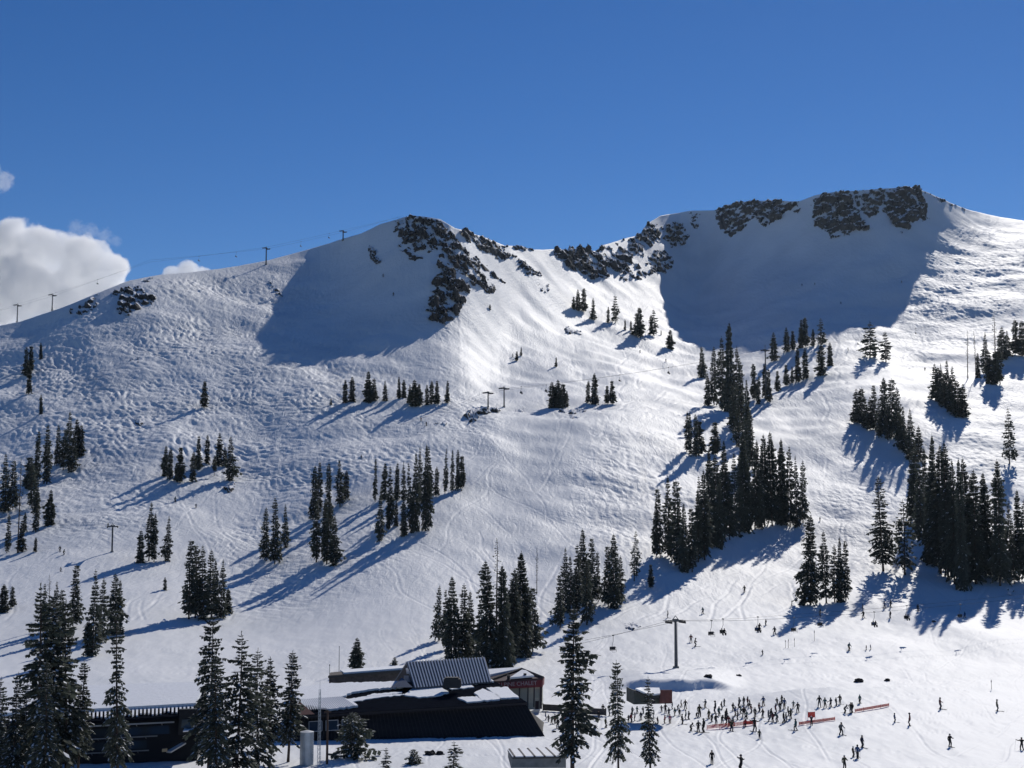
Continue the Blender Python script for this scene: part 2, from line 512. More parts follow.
# ------------------------------------------------------------------ conifers
def foliage_material(name, c0, c1):
    m = bpy.data.materials.new(name); m.use_nodes = True
    n, L = m.node_tree.nodes, m.node_tree.links
    b = n['Principled BSDF']; b.inputs['Roughness'].default_value = 0.75; b.inputs['Specular IOR Level'].default_value = 0.2
    tc = n.new('ShaderNodeTexCoord'); oi = n.new('ShaderNodeObjectInfo')
    nz = n.new('ShaderNodeTexNoise'); nz.inputs['Scale'].default_value = 9.0; nz.inputs['Detail'].default_value = 4
    L.new(tc.outputs['Object'], nz.inputs['Vector'])
    ad = n.new('ShaderNodeMath'); ad.operation = 'MULTIPLY_ADD'; ad.inputs[1].default_value = 0.35; 
    L.new(oi.outputs['Random'], ad.inputs[0]); L.new(nz.outputs['Fac'], ad.inputs[2])
    cr = n.new('ShaderNodeValToRGB')
    cr.color_ramp.elements[0].position = 0.35; cr.color_ramp.elements[0].color = (*c0, 1)
    cr.color_ramp.elements[1].position = 0.95; cr.color_ramp.elements[1].color = (*c1, 1)
    L.new(ad.outputs['Value'], cr.inputs['Fac']); L.new(cr.outputs['Color'], b.inputs['Base Color'])
    tr = n.new('ShaderNodeBsdfTranslucent'); L.new(cr.outputs['Color'], tr.inputs['Color'])
    mx = n.new('ShaderNodeMixShader'); mx.inputs['Fac'].default_value = 0.3
    L.new(b.outputs['BSDF'], mx.inputs[1]); L.new(tr.outputs['BSDF'], mx.inputs[2])
    L.new(mx.outputs['Shader'], n['Material Output'].inputs['Surface'])
    return m
FOL = foliage_material('fir_needles', (0.040, 0.050, 0.045), (0.105, 0.118, 0.092))
BARK = mat('bark', (0.075, 0.055, 0.045), 0.9, 0.4, 3.0)
TSNOW = mat('branch_snow', (0.82, 0.84, 0.87), 0.7)

def crown_mesh(name, seed, whorls, per, sprays, r=0.13, cb=0.12, shape=0.75, snow=0.0, gap=0.1, droop=0.35, size=1.0, bushy=0.0, ragged=0.3):
    """a crown of drooping boughs made of needle sprays; height 1, radius r"""
    g = np.random.default_rng(seed)
    V, Fc, M = [], [], []
    def quad(p, d, up, l, wd, m):
        d = d / (np.linalg.norm(d) + 1e-9)
        s = np.cross(d, up); s = s / (np.linalg.norm(s) + 1e-9)
        k = len(V)
        mid = p + d * l * 0.5
        sag = up * (-0.12 * l)
        V.extend([p, mid + s * wd * 0.5 + sag, p + d * l + sag * 1.3, mid - s * wd * 0.5 + sag])
        Fc.append((k, k + 1, k + 2, k + 3)); M.append(m)
    lean_a = g.uniform(0, 6.28)
    asym = g.uniform(0.0, 0.25)
    for w in range(whorls):
        f = (w + g.uniform(-0.4, 0.4)) / whorls
        f = min(max(f, 0.0), 1.0)
        h = cb + (0.985 - cb) * f
        prof = (1 - f) ** shape * (0.62 + 0.38 * min(1.0, f / 0.18)) + 0.03
        prof *= 1 + bushy * (math.sin(f * 3.1))
        prof *= g.uniform(0.78, 1.18) * (1 + 0.16 * math.sin(f * 9 + seed) + 0.10 * math.sin(f * 23 + seed * 2))
        a0 = g.uniform(0, 6.28)
        for b in range(per):
            if g.random() < gap: continue
            a = a0 + 6.283 * b / per + g.uniform(-0.5, 0.5)
            L = r * prof * g.uniform(0.9 - ragged, 0.9 + ragged) * (1 + asym * math.cos(a - lean_a))
            if L < 0.004: L = 0.004
            tip_drop = droop * (1.0 - 0.9 * f) * g.uniform(0.6, 1.3) - 0.25 * f
            dirh = np.array([math.cos(a), math.sin(a), 0.0])
            for sidx in range(sprays):
                t_ = (sidx + g.uniform(0.2, 0.8)) / sprays
                t_ = 0.12 + 0.88 * t_
                p = dirh * L * t_ + np.array([0, 0, h - tip_drop * L * t_ * t_])
                side = g.choice([-1, 1]) * g.uniform(0.2, 1.1) * (1.15 - t_)
                d = np.array([math.cos(a + side), math.sin(a + side), -tip_drop * 0.8 * t_ + g.uniform(-0.35, 0.15)])
                l = (0.30 * L + 0.013) * g.uniform(0.8, 1.4) * size
                up = np.array([g.uniform(-0.5, 0.5), g.uniform(-0.5, 0.5), 1.0]); up /= np.linalg.norm(up)
                quad(p, d, up, l, l * g.uniform(0.5, 0.8), 0)
                if g.random() < 0.55:                 # hanging needles below the bough
                    quad(p, np.array([d[0] * 0.4, d[1] * 0.4, -1.0]), np.array([math.sin(a), -math.cos(a), 0.2]), l * 0.8, l * 0.7, 0)
                if snow > 0 and t_ > 0.3 and g.random() < snow:
                    quad(p + np.array([0, 0, 0.006]), d + np.array([0, 0, 0.1]), np.array([g.uniform(-.15, .15), g.uniform(-.15, .15), 1.0]), l * 0.9, l * 0.5, 1)
    # leading shoot
    for q in range(6):
        a = q * 1.05
        quad(np.array([0, 0, 0.955 + 0.006 * q]), np.array([math.cos(a) * 0.35, math.sin(a) * 0.35, 1.0]), np.array([math.cos(a), math.sin(a), 0.1]), 0.02, 0.008, 0)
    return mesh_np(name, np.array(V), np.array(Fc), [FOL, TSNOW], M)

def trunk_mesh(name, seed, r=0.012, top=0.97, bend=0.006, stubs=0):
    g = np.random.default_rng(seed)
    n, rings = 7, 9
    V, Fc = [], []
    ph = g.uniform(0, 6.28)
    for k in range(rings):
        f = k / (rings - 1)
        z = -0.06 + (top + 0.06) * f
        rr = r * (1 - f) ** 0.8 + 0.0012 + (0.004 if k == 0 else 0)
        cx, cy = bend * math.sin(f * 4 + ph), bend * math.cos(f * 3 + ph)
        for i in range(n):
            a = 6.283 * i / n
            V.append((cx + rr * math.cos(a), cy + rr * math.sin(a), z))
    for k in range(rings - 1):
        for i in range(n):
            a, b = k * n + i, k * n + (i + 1) % n
            Fc.append((a, b, b + n, a + n))
    for s in range(stubs):
        z = g.uniform(0.25, 0.95); a = g.uniform(0, 6.28); L = (1 - z) * 0.10 + 0.02
        k = len(V); d = (math.cos(a), math.sin(a))
        for (t_, wd) in ((0, 0.0022), (1, 0.0008)):
            V.append((d[0] * L * t_, d[1] * L * t_, z - 0.012 * t_ + wd)); V.append((d[0] * L * t_ - d[1] * wd, d[1] * L * t_ + d[0] * wd, z - 0.012 * t_ - wd)); V.append((d[0] * L * t_ + d[1] * wd, d[1] * L * t_ - d[0] * wd, z - 0.012 * t_ - wd))
        for i in range(3):
            Fc.append((k + i, k + (i + 1) % 3, k + 3 + (i + 1) % 3, k + 3 + i))
    return mesh_np(name, np.array(V), np.array(Fc), [BARK], smooth=True)

KIT = {}
def kit(kind, lod, var):
    key = (kind, lod, var)
    if key in KIT: return KIT[key]
    s = abs(hash((len(kind) * 31 + ord(kind[0]) * 7 + ord(kind[-1]), lod, var))) % 100000
    g = random.Random(s)
    W, P, Sp, sz = {0: (34, 6, 5, 1.3), 1: (50, 6, 6, 0.9), 2: (92, 7, 13, 0.56)}[lod]
    if kind == 'fir':
        c = crown_mesh('crown', s, W, P, Sp, r=g.uniform(0.125, 0.15), cb=g.uniform(0.05, 0.13), shape=g.uniform(0.5, 0.85), gap=(0.08 if lod == 0 else 0.22), snow=0.04, size=sz, droop=0.5)
        t_ = trunk_mesh('trunk', s + 1, 0.012)
    elif kind == 'spire':                  # narrow column
        c = crown_mesh('crown', s, W, P, Sp, r=g.uniform(0.085, 0.105), cb=g.uniform(0.05, 0.12), shape=g.uniform(0.42, 0.6), gap=(0.08 if lod == 0 else 0.22), snow=0.04, size=sz * 1.1, droop=0.7)
        t_ = trunk_mesh('trunk', s + 1, 0.011)
    elif kind == 'bare':                   # high crown over a bare trunk
        c = crown_mesh('crown', s, int(W * .75), P, Sp, r=g.uniform(0.10, 0.13), cb=g.uniform(0.28, 0.36), shape=0.5, gap=0.22, size=sz, droop=0.5)
        t_ = trunk_mesh('trunk', s + 1, 0.013, stubs=8)
    elif kind == 'open':                   # open crown with visible boughs
        c = crown_mesh('crown', s, int(W * .62), P, Sp, r=g.uniform(0.135, 0.16), cb=g.uniform(0.10, 0.16), shape=0.62, gap=0.25, size=sz * 0.95, droop=0.45)
        t_ = trunk_mesh('trunk', s + 1, 0.012, stubs=10)
    elif kind == 'snowy':                  # near fir with snow lying on its boughs
        c = crown_mesh('crown', s, int(W * g.uniform(.46, .6)), P, Sp, r=g.uniform(0.11, 0.145), cb=g.uniform(0.12, 0.24), shape=g.uniform(.38, .62), gap=0.30, snow=0.2, ragged=0.42, size=sz * 1.02, droop=g.uniform(.35, .7))
        t_ = trunk_mesh('trunk', s + 1, 0.014, stubs=14)
    elif kind == 'dense':                  # wide dense cone
        c = crown_mesh('crown', s, int(W * 1.05), P + 1, Sp, r=g.uniform(0.15, 0.18), cb=0.05, shape=0.62, gap=(0.05 if lod == 0 else 0.18), snow=0.04, size=sz * 1.05, droop=0.5)
        t_ = trunk_mesh('trunk', s + 1, 0.013)
    elif kind == 'bush':                   # rounded, snow covered
        c = crown_mesh('crown', s, int(W * .7), P + 2, Sp, r=0.40, cb=0.0, shape=0.5, gap=0.05, snow=0.25, size=sz * 0.75, droop=0.3, bushy=0.15)
        t_ = trunk_mesh('trunk', s + 1, 0.02, top=0.8)
    elif kind == 'snag':                   # dead, nearly bare
        c = crown_mesh('crown', s, 20, 3, 2, r=0.055, cb=0.45, shape=0.4, gap=0.45, size=0.75, droop=0.4)
        t_ = trunk_mesh('trunk', s + 1, 0.012, stubs=40, top=0.99)
    KIT[key] = (c, t_)
    return KIT[key]
VARS = {'fir': 6, 'spire': 5, 'bare': 3, 'open': 3, 'snowy': 8, 'dense': 3, 'bush': 2, 'snag': 2}
ORD = ['first', 'second', 'third', 'fourth', 'fifth', 'sixth', 'seventh', 'eighth', 'ninth', 'tenth', 'eleventh', 'twelfth',
       'thirteenth', 'fourteenth', 'fifteenth', 'sixteenth', 'seventeenth', 'eighteenth', 'nineteenth', 'twentieth', 'twenty-first', 'twenty-second', 'twenty-third', 'twenty-fourth',
       'twenty-fifth', 'twenty-sixth', 'twenty-seventh', 'twenty-eighth', 'twenty-ninth', 'thirtieth', 'thirty-first', 'thirty-second', 'thirty-third', 'thirty-fourth', 'thirty-fifth']
WORD = {'fir': 'dark fir', 'spire': 'narrow dark fir', 'bare': 'bare-trunked fir', 'open': 'open-crowned fir', 'snowy': 'snow-dusted fir',
        'dense': 'bushy dark fir', 'bush': 'round snowy fir', 'snag': 'dead bare-topped fir'}
LETTER = {'f': 'fir', 's': 'spire', 'b': 'bare', 'o': 'open', 'y': 'snowy', 'd': 'dense', 'u': 'bush', 'x': 'snag'}

def plant(kind, u, vt, vb, label, group, wf=1.0):
    p, _ = hit(u, vb)
    h = px(vb - vt, p.y)
    lod = 2 if vb - vt > 85 else (1 if vb - vt > 38 else 0)
    c, t_ = kit(kind, lod, rng.randrange(VARS[kind]))
    o = empty('fir_tree', (p.x, p.y, p.z - 0.02 * h), rng.uniform(0, 6.28))
    ww = h * wf * rng.uniform(0.72, 1.0) * (1.4 if lod == 0 else 1.0)
    o.rotation_euler.x = rng.gauss(0, .018); o.rotation_euler.y = rng.gauss(0, .018)
    o.scale = (ww, ww, h * 1.02)
    tag(o, label, 'tree', group)
    link_mesh('trunk', t_, o); link_mesh('crown', c, o)
    return o

def grove(where, group, trees, slim=1.0):
    """trees: 'kind u top base [width]' items; labels count from the left inside the grove"""
    rows = []
    for it in trees.split(','):
        q = it.split()
        rows.append((LETTER[q[0]], float(q[1]), float(q[2]), float(q[3]), float(q[4]) if len(q) > 4 else 1.0))
    rows.sort(key=lambda r: r[1])
    n = len(rows)
    tall = max(range(n), key=lambda i: rows[i][3] - rows[i][2])
    for i, (k, u, vt, vb, wf) in enumerate(rows):
        if n == 1: lab = WORD[k] + ' ' + where
        elif i == 0: lab = 'leftmost, %s, %s' % (WORD[k], where)
        elif i == n - 1: lab = 'rightmost, %s, %s' % (WORD[k], where)
        else: lab = '%s%s, %s from left %s' % ('tallest ' if i == tall else '', WORD[k], ORD[i], where)
        plant(k, u, vt, vb, lab, group, wf * slim)
G1 = 'firs scattered over the snowy slopes'
G2 = 'snow-dusted firs standing in the foreground'
grove('on the mogul slope at far left', G1, 's 26 346 376,s 31 345 372,s 29 364 394')
grove('below the shaded dip at far left', G1, 's 41 342 359')
grove('standing alone under the far left trees', G1, 's 41 394 414')
grove('in the clump on the left edge slope', G1,
 'f 68 410 471,s 77 418 456,f 57 424 466,s 47 424 484,f 63 428 470,f 72 430 472,s 81 424 456,s 36 430 482,f 32 455 508,f 5 453 512 1.1,f 13 460 510,s 29 456 490,s 36 478 532,d 50 489 525 .8,x 18 458 553 .8,s 7 514 553,s 21 520 552,s 25 512 532,s 35 537 552,f -6 462 520')
grove('alone with a long shadow on the mogul slope', G1, 'f 204 380 408')
grove('in the hillside group under the lone slope fir', G1,
 'd 165 445 476 .8,s 170 447 480,s 180 446 483,s 176 465 481,s 193 451 482,s 198 435 470,s 207 434 464,b 214 455 476,f 219 432 466,f 230 436 481 1.2,s 225 446 466')
grove('in the group right of the thin lift tower', G1, 's 140 530 563,f 149 502 561,s 154 513 562,f 167 516 561')
grove('in the low pair at the left edge', G1, 'd 3 584 612,f 12 586 608')
grove('in the stand behind the foreground firs at far left', G1,
 'f 73 565 627 1.1,x 48 576 628,f 55 582 630,s 43 584 634,f 93 571 656,f 100 578 642,s 88 620 656,d 115 574 634 1.05,s 120 580 630,f 60 590 640')
grove('tiny and alone between the left stands', G1, 's 165 577 590 1.3')
grove('in the grove above the left foreground firs', G1,
 'f 189 540 619,s 195 545 618,f 203 546 620,f 211 550 618,f 221 560 618,d 228 588 614 .9,s 216 560 612')
grove('in the trio left of the middle slope', G1, 'f 266 507 561,f 275 497 564,f 286 504 548')
grove('in the tall row on the middle left slope', G1,
 's 313 465 520,s 318 461 515,s 328 462 526,f 340 459 507,s 316 500 562,f 327 502 564,f 334 515 566,s 324 498 560,s 346 470 500')
grove('in the upper left crest row', G1,
 's 331 398 405 1.3,s 345 379 403,s 352 376 402,d 368 370 402 .9,f 374 378 401,f 385 380 401,s 399 376 399,s 404 379 398,d 414 379 406,f 420 383 406,s 427 384 405,s 432 380 404,s 437 380 404,s 447 380 403,f 410 384 403')
grove('in the big mid-slope clump', G1,
 's 375 458 502,f 380 488 541,s 390 466 528,s 397 462 500,f 404 461 500,s 404 498 536,d 415 452 531 .6,f 420 446 502,s 425 444 531,s 430 446 500,s 436 466 496,s 445 448 494,s 452 449 493,s 458 449 491,s 462 455 488,s 388 500 529,s 396 500 526,f 429 470 531,s 411 462 533,s 384 462 500', .8)
grove('standing by the low shed behind the lodge', G1, 'd 357 638 672 .95')
grove('small and low beside the lodge roof', G1, 'u 395 657 665 .8')
grove('in the stand right behind the lodge roof', G1,
 'f 438 586 641,d 452 577 661 .75,f 462 585 660,d 470 592 658 .8,s 446 590 650,x 497 540 640,f 492 562 668,d 503 566 668 .6,f 512 570 662,d 522 553 657 .75,f 533 588 652,f 482 600 655', 1.05)
grove('bare snag above the stand behind the lodge', G1, 'x 537 548 594')
grove('in the grove behind the tall foreground fir', G1,
 'f 565 548 612,d 582 529 602 .8,f 592 538 604,s 598 552 602,f 571 556 618,f 608 546 606,d 614 534 608 .75,f 621 556 604,o 634 531 581,s 577 545 615,s 651 564 588,f 587 560 625,f 560 575 628')
grove('in the dark central forest block', G1,
 'f 660 488 558,f 668 476 556,f 676 480 562,d 685 503 572 .8,f 692 508 572,f 700 476 550,d 711 450 545 .75,f 718 455 542,f 725 440 538,f 735 452 536,d 745 430 532 .7,f 755 440 530,f 765 434 527,f 772 431 526,d 782 438 524 .8,f 790 445 527,f 797 455 527,f 803 460 523,f 656 500 558,f 679 500 568,f 705 470 560,f 730 470 540,f 760 460 529,f 698 492 562,s 777 455 525,f 740 462 533,d 720 478 548 .7', .8)
grove('in the upright clump above the central forest', G1, 's 687 411 452,s 691 411 457,s 696 413 457,s 699 420 455')
grove('single small tree between the upper clumps', G1, 's 716 421 455')
grove('in the climbing line above the central forest', G1,
 'f 702 346 378,f 708 372 406,f 722 335 410,d 730 320 412 .55,f 738 345 410,f 714 345 405,f 742 364 432,d 748 378 446 .6,f 738 396 447,d 748 398 462 .7,f 754 362 400,s 765 362 398,s 769 368 402,f 734 368 425,s 758 375 404,f 752 410 470,f 733 385 432,f 745 420 475', .8)
grove('in the string at the shaded bowl foot', G1,
 'f 774 331 361,f 787 326 352,d 801 318 348 .6,f 806 316 347,s 813 328 346,o 821 317 345,s 786 364 386,s 792 366 383,s 798 346 382,s 806 347 379,f 821 342 376,s 830 342 366,s 777 370 392,s 793 330 350')
grove('in the pair on the white rise below the bowl', G1, 'o 870 320 358 1.2,o 886 330 362 1.1,s 875 345 357')
grove('in the ragged group at upper right edge', G1,
 'x 968 330 378,x 976 330 376,f 985 331 374,x 996 314 372 1.2,f 1000 338 384,d 990 350 384 .9,f 1007 330 356,f 1015 318 355,f 1022 320 356,s 978 352 378,f 1003 326 360,f 996 350 385')
grove('in the compact clump on the upper right slope', G1,
 'f 936 363 400,f 942 363 404,f 948 359 407,f 953 365 413,f 958 380 416,f 963 383 418,s 939 366 402,f 945 372 408,f 951 378 412')
grove('in the dark clump left of the right forest', G1,
 'f 857 388 423,f 862 387 425,f 875 384 430,d 884 376 432 .75,f 892 378 436,f 898 386 442,f 870 396 430,f 879 398 438,f 905 407 452,f 912 408 456,f 909 420 460,f 919 425 462,f 888 400 440,f 866 398 428,f 901 412 450')
grove('alone at the right edge above the forest', G1, 'o 1010 407 464 1.15')
grove('in the large right edge forest', G1,
 'f 916 440 522,f 925 448 534,d 932 434 562 .6,f 940 445 574,f 948 442 580,f 955 460 584,d 963 458 590 .6,f 969 458 582,f 976 470 584,f 982 472 575,f 990 482 575,f 1000 460 586 .9,f 1010 500 572,f 1019 490 580,f 1004 512 578,f 936 470 566,f 922 462 545,f 912 450 520,f 945 480 576,f 996 500 580,f 1028 500 582,f 1014 520 584,f 928 480 552', .8)
grove('in the lone tall pair left of the right forest', G1, 'o 883 476 571,o 905 500 575 1.1')
grove('in the trio above the lift line', G1, 'f 810 515 605 1.05,f 826 531 603,d 840 537 602 .6,s 846 540 601,f 835 545 602')
grove('in the high scatter right of the rocky summit', G1,
 'f 578 288 311,f 584 287 312,s 574 296 310,f 593 297 320,o 615 294 323,s 608 306 323,f 640 306 338,f 637 312 336,o 654 308 336,s 651 314 335,s 625 319 330,s 631 320 331,d 670 329 349,s 661 330 335')
grove('in the dense patch right of the lift rocks', G1, 's 552 381 408 1.2,d 558 379 408 .9,s 563 383 408 1.2,s 567 390 407,s 555 384 408')
grove('in the pair right of the dense slope patch', G1, 's 588 380 403,d 594 372 404 .8')
grove('in the pair of thin firs on the bench', G1, 's 607 385 404,s 612 380 404')
grove('tall snow-laden tree right of the lodge', G2, 'y 573 612 790 1.05')
grove('in the foreground pair before the ski hut', G2, 'y 619 664 778 .95,y 650 680 774 1.1')
grove('round fir in front of the lodge wall', G2, 'u 352 713 757')
grove('small fir low in front of the lodge', G2, 'y 453 742 775 1.5')
grove('small sapling left of the low shrub', G2, 'y 386 748 774 1.3')
grove('in the foreground group left of the grey tank', G2, 'y 209 618 782,y 237 636 778,y 258 652 772,y 288 654 762 1.05,y 270 660 768,y 215 660 786')
grove('standing before the left lodge building', G2, 'y 117 612 785 .9')
grove('in the thick foreground stand at lower left', G2, 'y 40 588 790,y 53 596 786,y 66 604 784,y 11 676 790,y 24 686 782,y -4 680 788,y 78 664 782,y 45 664 800')
grove('in the tiny trio on the sunny flank', G1, 's 521 347 356 1.3,s 517 351 361 1.3,s 556 357 367 1.3')
grove('tiny and alone below the summit crag', G1, 's 490 304 310 1.5')
# ------------------------------------------------------------------ rock outcrops breaking through the snow
def rock_material():
    m = bpy.data.materials.new('dark_rock'); m.use_nodes = True
    n, L = m.node_tree.nodes, m.node_tree.links
    b = n['Principled BSDF']; b.inputs['Roughness'].default_value = 0.9; b.inputs['Specular IOR Level'].default_value = 0.2
    tc = n.new('ShaderNodeTexCoord')
    nz = n.new('ShaderNodeTexNoise'); nz.inputs['Scale'].default_value = 0.25; nz.inputs['Detail'].default_value = 9; nz.inputs['Roughness'].default_value = 0.65
    L.new(tc.outputs['Object'], nz.inputs['Vector'])
    cr = n.new('ShaderNodeValToRGB')
    cr.color_ramp.elements[0].position = 0.35; cr.color_ramp.elements[0].color = (0.026, 0.026, 0.028, 1)
    cr.color_ramp.elements[1].position = 0.68; cr.color_ramp.elements[1].color = (0.115, 0.112, 0.112, 1)
    L.new(nz.outputs['Fac'], cr.inputs['Fac'])
    # snow lies on the ledges
    ge = n.new('ShaderNodeNewGeometry'); sx = n.new('ShaderNodeSeparateXYZ'); L.new(ge.outputs['Normal'], sx.inputs['Vector'])
    n2 = n.new('ShaderNodeTexNoise'); n2.inputs['Scale'].default_value = 0.5; n2.inputs['Detail'].default_value = 6
    L.new(tc.outputs['Object'], n2.inputs['Vector'])
    ad = n.new('ShaderNodeMath'); ad.operation = 'MULTIPLY_ADD'; ad.inputs[1].default_value = 0.7
    L.new(n2.outputs['Fac'], ad.inputs[0]); L.new(sx.outputs['Z'], ad.inputs[2])
    mr = n.new('ShaderNodeMapRange'); mr.inputs['From Min'].default_value = 0.90; mr.inputs['From Max'].default_value = 0.98
    L.new(ad.outputs['Value'], mr.inputs['Value'])
    mx = n.new('ShaderNodeMix'); mx.data_type = 'RGBA'
    L.new(mr.outputs['Result'], mx.inputs['Factor']); L.new(cr.outputs['Color'], mx.inputs[6]); mx.inputs[7].default_value = (0.82, 0.83, 0.86, 1)
    L.new(mx.outputs[2], b.inputs['Base Color'])
    bp = n.new('ShaderNodeBump'); bp.inputs['Strength'].default_value = 0.8; bp.inputs['Distance'].default_value = 1.2
    L.new(nz.outputs['Fac'], bp.inputs['Height']); L.new(bp.outputs['Normal'], b.inputs['Normal'])
    return m
ROCK = rock_material()

def inside_dist(u, v, poly):
    """signed pixel distance to a polygon, positive inside"""
    P = np.array(poly, float); Q = np.roll(P, -1, 0)
    best = np.full(u.shape, 1e9); ins = np.zeros(u.shape, bool)
    for (x0, y0), (x1, y1) in zip(P, Q):
        dx, dy = x1 - x0, y1 - y0
        tq = np.clip(((u - x0) * dx + (v - y0) * dy) / (dx * dx + dy * dy + 1e-9), 0, 1)
        best = np.minimum(best, np.hypot(u - x0 - tq * dx, v - y0 - tq * dy))
        c = ((y0 > v) != (y1 > v)) & (u < (x1 - x0) * (v - y0) / (y1 - y0 + 1e-12) + x0)
        ins ^= c
    return np.where(ins, best, -best)

def outcrop(poly, label, amp=5.0, cover=0.0, scale=7.0, soft=5.0, seed=0, group='dark rock outcrops on the ridge', up=0.35, step=0.8, sharp=1.0):
    """cover > 0: more of the snow shows between the rocks"""
    P = np.array(poly, float)
    u = np.arange(P[:, 0].min() - 4, P[:, 0].max() + 4, step); v = np.arange(P[:, 1].min() - 4, P[:, 1].max() + 4, step)
    U, V_ = np.meshgrid(u, v)
    vs_ = np.interp(U, PROF_U, vsky)
    Vc = np.maximum(V_, vs_ + 0.3)
    W = surf(U, Vc)
    d = inside_dist(U, V_, poly) + 3.2 * fbm(U / 9, V_ / 9, 4, seed + 3, 0.65)
    x, y, z = W[..., 0], W[..., 1], W[..., 2]
    q = fbm(x / scale + z / scale * 0.35 + seed, z / scale * 1.2 + y / scale * 0.4, 5, seed, 0.58)
    rid = 1 - np.abs(fbm(x / (scale * 1.6) + 9 + z / scale * .3, z / (scale * 1.6) - y / scale * .3, 4, seed + 40, 0.55)) * 1.6
    streak = np.abs(fbm((x + 0.5 * z) / (scale * 0.9) + 3, z / (scale * 3.5), 3, seed + 80))
    h = amp * (0.38 + 0.95 * q * sharp + 0.35 * rid - cover - 0.9 * np.clip(0.16 - streak, 0, 1) / 0.16 * (0.25 + cover * 1.5))
    edge_ = sstep(-0.5, soft, d)
    h = h * edge_ - (1 - sstep(-1.0, 1.2, d)) * 2.5 - 0.25
    N = np.array([0.0, -1.0, up]); N /= np.linalg.norm(N)
    jx = 0.5 * amp * 0.35 * fbm(y / 3 + z / 3, x / 3, 2, seed + 60)
    Wd = W + h[..., None] * N
    Wd[..., 0] += jx * (h > 0)
    keep = h > -1.6
    nu, nv = U.shape[1], U.shape[0]
    idx_ = np.arange(nu * nv).reshape(nv, nu)
    k4 = keep[:-1, :-1] & keep[1:, :-1] & keep[:-1, 1:] & keep[1:, 1:]
    f = np.stack([idx_[:-1, :-1], idx_[1:, :-1], idx_[1:, 1:], idx_[:-1, 1:]], -1)[k4]
    used = np.unique(f); remap = np.full(nu * nv, -1); remap[used] = np.arange(len(used))
    vv = Wd.reshape(-1, 3)[used]
    c = vv.mean(0)
    me_ = mesh_np('rock_outcrop', vv - c, remap[f], ROCK)
    o = link_mesh('rock_outcrop', me_); o.location = c
    tag(o, label, 'rock', group)
    return o

# right mountain
outcrop([(716, 208), (735, 203), (765, 198), (800, 200), (800, 212), (785, 216), (775, 222), (765, 232), (755, 222), (745, 230), (733, 238), (722, 236), (716, 222)], 'left cliff band under the rim of the right mountain', 6, .12, 8, 4, 1)
outcrop([(812, 200), (822, 191), (850, 189), (856, 205), (862, 216), (872, 228), (858, 230), (846, 236), (832, 238), (818, 226), (811, 214)], 'massive dark cliff in the middle of the right rim', 7, .02, 9, 4, 2)
outcrop([(850, 190), (885, 188), (884, 200), (876, 214), (868, 216), (858, 206)], 'snow-streaked rock between the two biggest cliffs', 5, .3, 6, 4, 3)
outcrop([(880, 188), (912, 185), (924, 190), (926, 204), (930, 216), (914, 226), (900, 232), (892, 224), (884, 212), (877, 202)], 'dark cliff forming the highest top of the right mountain', 6, .02, 9, 4, 4)
outcrop([(926, 190), (945, 199), (968, 208), (964, 211), (940, 202), (928, 196)], 'thin bare rock edge right of the highest cliff', 2.5, .1, 5, 3, 5)
outcrop([(688, 214), (700, 214), (700, 232), (690, 230)], 'small snowy rock patch below the curved cornice', 3, .3, 5, 3, 6)
# middle rocks
outcrop([(550, 249), (575, 245), (592, 248), (606, 262), (609, 279), (594, 277), (574, 269), (556, 259)], 'long dark rock wall at the saddle', 7, .08, 8, 4, 7)
outcrop([(596, 247), (612, 242), (628, 246), (638, 262), (646, 278), (638, 284), (622, 279), (606, 270), (598, 258)], 'rounded rock buttress right of the saddle', 7, .24, 9, 6, 8)
outcrop([(634, 224), (650, 219), (664, 228), (662, 242), (650, 250), (638, 246), (630, 236)], 'dark knob of rock below the cornice end', 6.5, .2, 8, 5, 9)
outcrop([(660, 224), (678, 220), (690, 234), (688, 246), (674, 248), (662, 240)], 'rock face left of the big shaded bowl', 6, .27, 7, 5, 10)
outcrop([(646, 256), (662, 250), (676, 262), (670, 274), (656, 274), (646, 266)], 'isolated rocks on the sunlit spur', 5.5, .27, 7, 4, 11)
outcrop([(622, 240), (632, 236), (646, 252), (644, 262), (632, 252)], 'rock rib running down from the saddle knob', 4, .12, 5, 3, 12)
outcrop([(644, 272), (656, 270), (658, 277), (646, 277)], 'low rock at the foot of the sunlit spur', 2.5, .05, 5, 2, 13)
# rocky summit
outcrop([(394, 221), (408, 215), (432, 214), (442, 220), (448, 234), (442, 246), (430, 253), (414, 254), (400, 246), (393, 232)], 'snow-streaked rocks of the left summit', 6, .33, 5, 6, 14)
outcrop([(394, 244), (416, 252), (428, 256), (420, 262), (404, 258)], 'scattered rocks in the shade below the summit', 3, .35, 5, 4, 15)
outcrop([(438, 218), (450, 227), (462, 242), (472, 258), (486, 274), (500, 294), (490, 297), (474, 288), (456, 274), (446, 254), (438, 240)], 'jagged rock rib descending right of the summit', 6, .28, 6, 5, 16)
outcrop([(440, 250), (450, 262), (460, 278), (474, 288), (468, 300), (460, 314), (444, 322), (428, 320), (423, 308), (430, 290), (434, 272)], 'broken crag at the lower end of the summit rib', 8, .24, 7, 5, 17)
outcrop([(368, 248), (374, 248), (381, 262), (379, 268), (372, 262)], 'lone rock jutting from the shaded bowl', 3.5, 0, 5, 2.5, 18)
outcrop([(456, 230), (468, 229), (486, 236), (500, 244), (512, 258), (506, 262), (490, 252), (470, 244)], 'row of dark crags on the skyline right of the summit', 4.5, .08, 6, 3, 19)
outcrop([(468, 252), (478, 256), (500, 276), (508, 282), (500, 284), (478, 264)], 'narrow rock band on the sunlit ridge flank', 3, .1, 5, 2.5, 20)
outcrop([(496, 246), (524, 243), (534, 248), (534, 252), (514, 250)], 'low rocks on the ridge before the saddle', 3, .05, 5, 3, 21)
